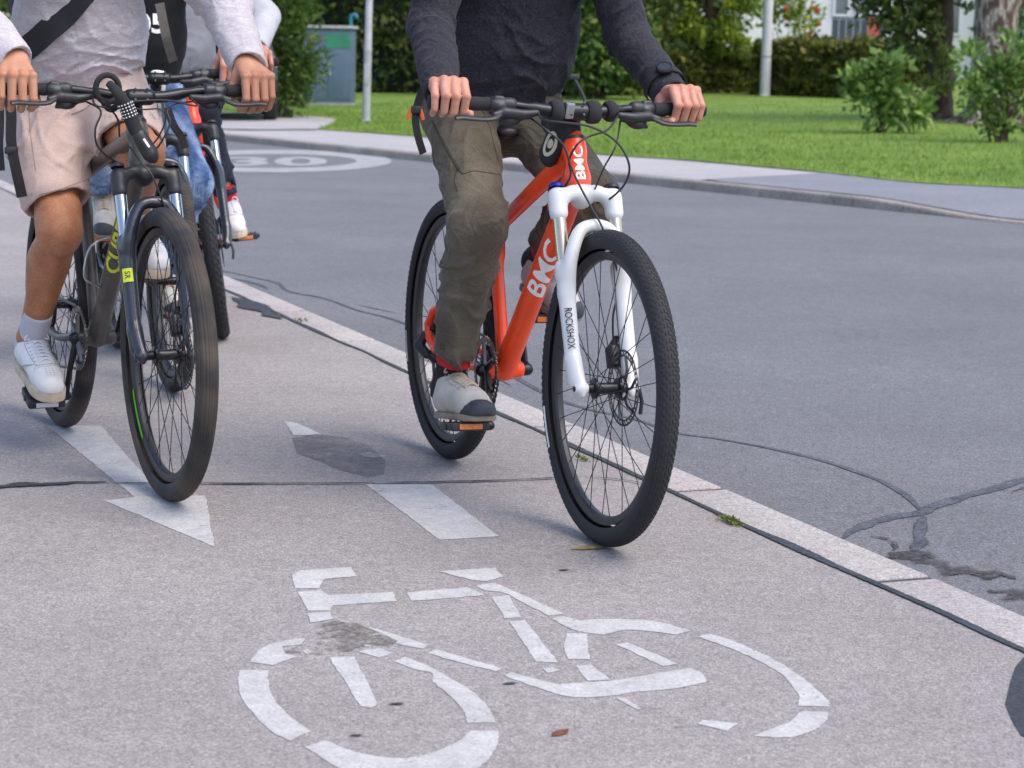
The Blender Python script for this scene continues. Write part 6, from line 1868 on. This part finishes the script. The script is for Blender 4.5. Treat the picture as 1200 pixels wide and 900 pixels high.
# --- cables of the orange-red bike (its own axes)
Lr, Sr, _ = B1['lever'][-1]; Ll, Sl, _ = B1['lever'][1]
p = lambda x, y, x_: px2loc(M1, x, y, x_)
fr1 = B1['obj']
cable([Lr, p(640, 141, 1.00), p(690, 148, 1.03), p(722, 166, 1.05), p(737, 192, 1.06), p(733, 214, 1.03), p(716, 232, .97), p(700, 238, .90)], fr1, .0027)
cable([Ll, p(712, 152, .97), p(690, 160, .97), p(676, 170, .98), p(667, 188, .955), p(668, 208, .945), p(650, 235, .86), p(640, 262, .79)], fr1, .0027)
cable([Sr, p(640, 152, .97), p(660, 170, .985), p(669, 195, .99), p(678, 215, 1.0), p(694, 245, 1.02), p(708, 272, 1.04)]+[B1['LG'](.26, 1, .045)-np.array((0, .012, 0)), B1['LG'](.18, 1, .018)-np.array((0, .024, 0)), B1['LG'](.12, 1, .0)-np.array((0, .022, 0)), np.array((1.12, .05, .369))+u1*.12-B1['pf']*.045], fr1, .0026)
cable([Sl, p(722, 170, .98), p(708, 196, .97), p(697, 222, .95), p(690, 236, .92)], fr1, .0022)
# round rubber mounts round the stem
for (yy, r0, w_) in ((-.048, .026, .03), (.046, .027, .032), (.092, .0245, .026)):
    c = B1['bar'](yy); d = nrm(B1['bar'](yy+.01)-B1['bar'](yy-.01))
    m_ = MB(); lathe([(.011, -w_/2), (r0-.004, -w_/2), (r0, -w_/2+.004), (r0+.0015, 0), (r0, w_/2-.004), (r0-.004, w_/2), (.011, w_/2)], c, d, 28, mb=m_)
    m_.build('bar_mount', SOFT, B1['barobj'])
c = B1['bar'](-.02); m_ = MB(); box(c+np.array((.014, 0, .004)), (.02, .022, .038), Matrix.Rotation(.35, 4, 'Y'), .004, 2, m_); m_.build('clamp_plate', mat('brushed_alloy', (.5, .5, .5), .35, metal=.9), B1['barobj'])
# bell lever standing up behind the stem
m_ = MB(); a_ = B1['bar'](.03); sweep(catmull([a_, a_+np.array((-.02, .0, .035)), a_+np.array((-.05, -.012, .075))], 5), .0042, 8, mb=m_)
box(a_+np.array((-.055, -.014, .082)), (.02, .026, .014), None, .004, 2, m_); m_.build('mirror_stalk', BLACK, B1['barobj'])
# black pouch behind the stem with a beige round badge
q0 = p(662, 150, .83); q1 = p(644, 180, .80)
po = SDF(); po.cap(q0, q1, .040, .034, .02, sq=((0, 1, 0), 1.35)); po.cap(q0, q0+np.array((-.10, 0, .01)), .038, .03, .03, sq=((0, 1, 0), 1.35))
bag = po.mesh(.005, 'stem_bag', BAGK, None, disp=lambda P: (.0022*vnoise(P*38, 5)).astype(np.float32), relax=2)
bag.matrix_world = M1; attach(bag, 'small black pouch with a beige badge strapped behind the stem of the orange-red bike', 'bike bag')
ba = MB(); R0, R1_ = .021, .0135
A2 = np.linspace(0, 2*np.pi, 33)[:-1]
V2 = [(1.55*R0*math.cos(a), R0*.85*math.sin(a)) for a in A2]+[(1.55*R1_*math.cos(a)*1.1, R1_*.72*math.sin(a)) for a in A2]
F2q = [(i, (i+1) % 32, 32+(i+1) % 32, 32+i) for i in range(32)]
mid = (p(657, 153, .83)+p(645, 176, .80))/2
dd_ = nrm(p(650, 152, .83)-p(640, 178, .80))
pd_ = project_decal(V2, F2q, mid-dd_*.05, mid+dd_*.05, (.8, -.6, .1), bag, lift=.002); pd_.build('badge', BEIGE, bag, smooth=False)
# (the badge carries a round mark only)
Vd = np.array([(.012*math.cos(a), .008*math.sin(a)) for a in A2]); project_decal(Vd, [tuple(range(32))], mid-dd_*.05, mid+dd_*.05, (.8, -.6, .1), bag, lift=.002).build('badge_centre', BEIGE, bag, smooth=False)

# --- cables of the grey-brown bike
Lr, Sr, _ = B2['lever'][-1]; Ll, Sl, _ = B2['lever'][1]; u2 = B2['u']
p2 = lambda x, y, x_: px2loc(M2, x, y, x_); f2 = B2['obj']
cable([Lr, p2(112, 123, .99), p2(128, 128, .99), p2(138, 140, .97), p2(140, 160, .94)], f2, .0026)
cable([Sr, p2(118, 130, .98), p2(112, 150, .99), p2(113, 168, .98), p2(124, 182, .95), p2(140, 192, .90)], f2, .0026)
cable([Ll, p2(230, 124, .97), p2(200, 118, .98), p2(170, 118, .985), p2(150, 122, .98), p2(143, 140, .96)], f2, .0026)
cable([Sl, p2(205, 122, .98), p2(196, 130, .99), p2(199, 145, 1.0), p2(190, 165, 1.0), p2(180, 178, .97), p2(172, 186, .93)], f2, .0024)
cable([p2(140, 120, .97), p2(165, 128, .99), p2(188, 128, 1.0), p2(194, 140, 1.0), p2(186, 160, .99), p2(176, 172, .96)], f2, .0022)
cable([p2(152, 172, 1.0), p2(165, 190, 1.03), p2(182, 214, 1.05)]+[B2['LG'](.26, 1, .045)-np.array((0, .012, 0)), B2['LG'](.16, 1, .01)-np.array((0, .022, 0)), np.array((1.14, .05, .369))+u2*.12-B2['pf']*.045], f2, .0024)
# combination lock hung from the bar
lk = empty('cable_lock', M2, 'black combination lock with white number wheels hung on the bar of the grey-brown bike', 'bike lock')
k0, k1, k2, k3 = p2(128, 98, .985), p2(147, 122, 1.02), p2(158, 150, 1.02), p2(176, 180, 1.03)
m_ = MB(); sweep(catmull([k0, (k0+k1)/2+np.array((.012, 0, 0)), k1], 6), [.010, .014, .016], 14, mb=m_); sweep(catmull([k1+nrm(k2-k1)*.028, k2, k2+(k3-k2)*.35], 5), [.019, .018, .016], 14, mb=m_); m_.build('sleeve', SOFT, lk)
dx = nrm(k2-k1); wl = MB(); dg = MB()
for i in range(5):
    c_ = k1+dx*(.003+.0078*i)-dx*.004
    lathe([(.0, -.0034), (.0185, -.0034), (.0198, -.002), (.0198, .002), (.0185, .0034), (0, .0034)], c_, dx, 20, mb=wl)
    for j in range(7):
        a = -1.2+j*.42; hx = nrm(np.cross(dx, (0, 0, 1))); hy = np.cross(dx, hx)
        nn = nrm(np.array((1, -.35, .15))-dx*np.dot((1, -.35, .15), dx)); tt2 = np.cross(dx, nn)
        dn = nn*math.cos(a)+tt2*math.sin(a); tn = -nn*math.sin(a)+tt2*math.cos(a)
        box(c_+dn*.0202, (.0034, .0032, .0012), frame_mat((0, 0, 0), dx, z=dn), 0, 1, dg)
wh = wl.build('number_wheels', BLACK, lk, angle=30); dg.build('digits', DECALW, wh, smooth=False)
hd_ = SDF(); hd_.cap(k2+(k3-k2)*.3, k3, .0195, .021, .006); hd_.cap(k3, k3+nrm(k3-k2)*.012, .017, .015, .004)
body_ = hd_.mesh(.0035, 'lock_body', BLACK, lk)
m_ = MB(); c_ = (k2+k3*2)/3; box(c_+nrm(np.array((1, -.1, .3)))*.0205, (.004, .006, .026), frame_mat((0, 0, 0), (1, -.1, .3), z=k2-k3), .001, 1, m_); m_.build('lock_label', DECALW, body_)
lp = MB(); cc_ = p2(126, 104, .95)
ring_pts = [cc_+np.array((.0, .03*math.cos(a), .034*math.sin(a))) for a in np.linspace(0, 2*np.pi, 13)[:-1]]
sweep(catmull(ring_pts, 4, closed=True), .0075, 10, closed=True, mb=lp); sweep(catmull([ring_pts[9]+np.array((.01, 0, 0)), p2(122, 120, .97), p2(130, 128, .97), p2(140, 122, .99)], 5), .009, 10, mb=lp); lp.build('cable_loop', SOFT, lk)
# bottle cage of grey wire
m_ = MB(); bb = B2['BB']
cg = [p2(128, 278, .60), p2(112, 284, .62), p2(102, 298, .63), p2(99, 325, .63), p2(112, 334, .60), p2(122, 340, .58)]
sweep(catmull(cg, 6), .0032, 8, mb=m_); m_.build('bottle_cage', STEEL, f2)

# --- backpack of the charcoal rider
def bike_strap(M, pts, w, nrml, m, t=.0016):
    mb = MB(); strap(pts, w, t, nrml, mb); return mb, m
def backpack(M, R, lab, body_m, seed, low=.15):
    e = empty('backpack', M, lab, 'backpack')
    sp_, fw_ = R['spine'], R['fwd']; Yv = np.array((0, 1., 0))
    c = R['sh0']-fw_*.23-sp_*.22
    Mx = frame_mat((0, 0, 0), sp_, y=Yv)
    s = SDF(); s.box(c, (.44, .28, .17), .02, Mx, .06); s.box(c-fw_*.10-sp_*.07, (.22, .22, .06), .03, Mx, .03)
    s.mesh(.008, 'bag', body_m, e, disp=lambda P: (.004*vnoise(P*14, seed)+.002*vnoise(P*38, seed)).astype(np.float32), relax=2)
    for sd in (-1, 1):
        sh = R['shd'][sd]; q = sh*.55+R['sh0']*.45
        mb = MB(); strap([q-fw_*.16-sp_*.06, q-fw_*.05+sp_*.075, q+fw_*.10+sp_*.02, q+fw_*.150-sp_*low*.55+Yv*sd*.03, q+fw_*.09-sp_*low+Yv*sd*.075, q-fw_*.10-sp_*(low+.06)+Yv*sd*.06], .062, .007, fw_, mb)
        mb.build('shoulder_strap', body_m, e)
    return e
bp1 = backpack(M1, R1, 'dark backpack of the charcoal sweater rider, black strap end with orange tab dangling', BAGG, 3)
mb = MB(); strap([p(499, 78, .30), p(498, 98, .34), p(490, 120, .36), p(487, 140, .37), p(490, 160, .38), p(496, 180, .38)], .022, .002, (1, .2, 0), mb); ds = mb.build('dangling_strap', WEB, bp1)
mb = MB(); c_ = p(487, 134, .37)
for yy in (-.017, .017): box(c_+np.array((0, yy, 0)), (.005, .010, .03), Matrix.Rotation(yy*18, 4, 'X'), .002, 2, mb)
mb.build('orange_tab', mat('orange_tab', (.75, .14, .03), .6, var=.08), ds)
mb = MB(); box(c_+np.array((.002, 0, .012)), (.008, .026, .02), None, .003, 2, mb); mb.build('buckle', BLACK, ds)
mb = MB(); strap([p(650, 8, .40), p(656, 40, .36), p(664, 70, .30), p(664, 88, .26), p(658, 98, .22)], .024, .003, (.6, .8, 0), mb); mb.build('side_strap', BAGG, bp1)
mb = MB(); strap([p(646, 20, .42), p(654, 56, .36), p(658, 84, .28)], .018, .002, (.6, .8, 0), mb); mb.build('side_strap', WEB, bp1)
# --- wrist watch on the left wrist
W, E = R1[('W', 1)], R1[('E', 1)]; fd = nrm(E-W); pc_, o_w, e1w, e2w = R1[('h', 1)]
wt = empty('wristwatch', M1, 'black round wristwatch worn over the left cuff of the charcoal sweater', 'watch')
nn = nrm(e2w*.5+np.array((1, -.35, .35))); nn = nrm(nn-fd*nn.dot(fd)); c_ = W+fd*.018
m_ = MB(); A3 = np.linspace(0, 2*np.pi, 37)[:-1]; sd_ = np.cross(fd, nn)
ringp = [c_+(nn*math.cos(a)+sd_*math.sin(a))*.052 for a in A3]
sweep(ringp, 1.0, prof=[(-.0017, -.010), (.0017, -.010), (.0017, .010), (-.0017, .010)], up=nn, closed=True, mb=m_)
m_.build('watch_strap', SOFT, wt)
m_ = MB(); lathe([(0, -.004), (.0205, -.004), (.0215, .0), (.0215, .006), (.0195, .0085), (.0165, .0085), (.016, .0075), (0, .0075)], c_+nn*.0535, nn, 32, mb=m_); wc = m_.build('watch_case', BLKMET, wt, angle=30)
m_ = MB(); lathe([(0, .0078), (.0158, .0078)], c_+nn*.0535, nn, 32, mb=m_); m_.build('watch_face', mat('watch_glass', (.03, .033, .04), .1, var=.1), wc)

# --- backpack of the lilac rider: wide black strap under the right arm, loose webbing at the left edge of the picture
bp2 = backpack(M2, R2, 'black backpack of the lilac sweatshirt rider, loose straps hanging beside the shorts', BAGK, 6)
sw2 = R2['top']
pts_ = [surf(M2, sw2, x, y, .006) for x, y in ((104, -16), (94, -4), (84, 9), (74, 19), (64, 28), (55, 36), (47, 44))]
pts_ = [q for q in pts_ if q is not None]; e_ = pts_[-1]-pts_[-2]; pts_ += [pts_[-1]+e_*.9+np.array((-.012, 0, 0)), pts_[-1]+e_*1.9+np.array((-.03, 0, 0)), pts_[-1]+e_*2.8+np.array((-.07, 0, 0)), pts_[-1]+e_*3.2+np.array((-.14, 0, 0))]
mb = MB(); strap(pts_, .064, .007, (.9, -.35, .3), mb, sub=4); mb.build('side_strap', BAGK, bp2)
mb = MB(); strap([p2(8, 100, .52), p2(13, 132, .53), p2(13, 165, .54), p2(18, 195, .55), p2(26, 231, .55)], .028, .002, (1, -.3, 0), mb); ds = mb.build('dangling_strap', WEB, bp2)
mb = MB(); c_ = p2(13, 176, .54); box(c_+np.array((.003, 0, 0)), (.01, .036, .02), None, .004, 2, mb); mb.build('buckle', BLACK, ds)
mb = MB(); strap([p2(-2, 100, .50), p2(0, 140, .52), p2(-1, 170, .53), p2(1, 200, .53)], .022, .002, (1, -.3, 0), mb); mb.build('dangling_strap', WEB, bp2)
mb = MB(); strap([p2(196, 126, .93), p2(203, 146, .95), p2(212, 160, .95), p2(217, 174, .95)], .020, .002, (1, -.2, 0), mb)
ws = mb.build('strap', WEB); ws.matrix_world = M2; attach(ws, 'short black strap end hanging in front of the jeans knee', 'strap')

# --- gear of the jeans rider
M3i = M3.inverted(); p3 = lambda x, y, x_: px2loc(M3, x, y, x_)
bt = empty('bottle', M3, 'white drinking bottle with a ribbed cap beside the lilac sweatshirt hem', 'bottle')
c0_, c1_ = p3(183, 118, .80), p3(186, 82, .80); ax_b = nrm(c1_-c0_); Lb = np.linalg.norm(c1_-c0_)
m_ = MB(); lathe([(0, -.05), (.026, -.05), (.028, -.04), (.028, Lb*.62), (.021, Lb*.70), (.021, Lb*.74)], c0_, ax_b, 24, mb=m_); m_.build('bottle_body', mat('white_bottle', (.72, .74, .72), .35, var=.04), bt)
m_ = MB(); prof = [(0, Lb*.74), (.0275, Lb*.74), (.0285, Lb*.76), (.0285, Lb*.86), (.025, Lb*.93), (.018, Lb*.98), (0, Lb)]
lathe(prof, c0_, ax_b, 24, mb=m_); m_.build('cap', mat('white_cap', (.78, .79, .77), .4, var=.04), bt)
Vt, Ft = fine_text('05', .07, 0, 1.15, .03, L=.02)
ct = p3(175, 28, .62)
pdm = project_decal(Vt, Ft, ct-np.array((0, .06, 0)), ct+np.array((0, .06, 0)), (.93, -.3, .1), R3['top'], lift=.003); pdm.build('lettering', DECALW, R3['top'], smooth=False)
mb = MB(); strap([p3(187, 4, .72), p3(192, 30, .70), p3(196, 48, .68), p3(203, 72, .62)], .032, .003, (1, 0, 0), mb)
bp3 = mb.build('chest_strap', BAGG); bp3.matrix_world = M3; attach(bp3, 'grey-beige webbing strap running down the black top of the jeans rider', 'strap')
# ================================================================== camera, light, world
def finish_scene():
    cd = bpy.data.cameras.new('camera'); co = bpy.data.objects.new('camera', cd); COL.objects.link(co)
    F = Vector((0, math.cos(PITCH), -math.sin(PITCH))); U0 = Vector((0, math.sin(PITCH), math.cos(PITCH))); R0 = Vector((1, 0, 0))
    Rv = R0*math.cos(ROLL)+U0*math.sin(ROLL); Uv = U0*math.cos(ROLL)-R0*math.sin(ROLL)
    M = Matrix((Rv, Uv, -F)).transposed().to_4x4(); M.translation = (0, 0, CAM_H)
    co.matrix_world = M
    cd.sensor_width = 36; cd.lens = FPX/1200*36; cd.clip_start = .05; cd.clip_end = 3000
    cd.dof.use_dof = True; cd.dof.focus_distance = 5.3; cd.dof.aperture_fstop = 8.0
    SC.camera = co
    w = bpy.data.worlds.new('World'); SC.world = w; w.use_nodes = True
    nt = w.node_tree; bg = nt.nodes['Background']
    sk = nt.nodes.new('ShaderNodeTexSky'); sk.sky_type = 'NISHITA'; sk.sun_disc = False
    sk.sun_elevation = math.radians(SUN_EL); sk.sun_rotation = math.radians(SUN_AZ)
    sk.air_density = 1.0; sk.dust_density = 3.0; sk.ozone_density = 1.0; sk.altitude = 500
    nt.links.new(sk.outputs['Color'], bg.inputs['Color']); bg.inputs['Strength'].default_value = SKY_S
    sl = bpy.data.lights.new('sun', 'SUN'); so = bpy.data.objects.new('sun', sl); COL.objects.link(so)
    sl.energy = SUN_E; sl.angle = math.radians(SUN_ANG); sl.color = (1, .91, .78)
    az, el = math.radians(SUN_AZ), math.radians(SUN_EL)
    d = Vector((math.sin(az)*math.cos(el), math.cos(az)*math.cos(el), math.sin(el)))   # towards the sun
    so.rotation_euler = d.to_track_quat('Z', 'Y').to_euler(); so.location = d*60
    SC.view_settings.view_transform = 'Standard'; SC.view_settings.look = 'None'
    SC.view_settings.exposure = EXPO; SC.view_settings.gamma = 1
    SC.render.engine = 'CYCLES'
    SC.cycles.use_denoising = True
    SC.cycles.max_bounces = 8; SC.cycles.transparent_max_bounces = 8


SUN_EL, SUN_AZ, SUN_E, SUN_ANG, SKY_S, EXPO = 56, 125, 1.15, 45, .15, 1.05
finish_scene()
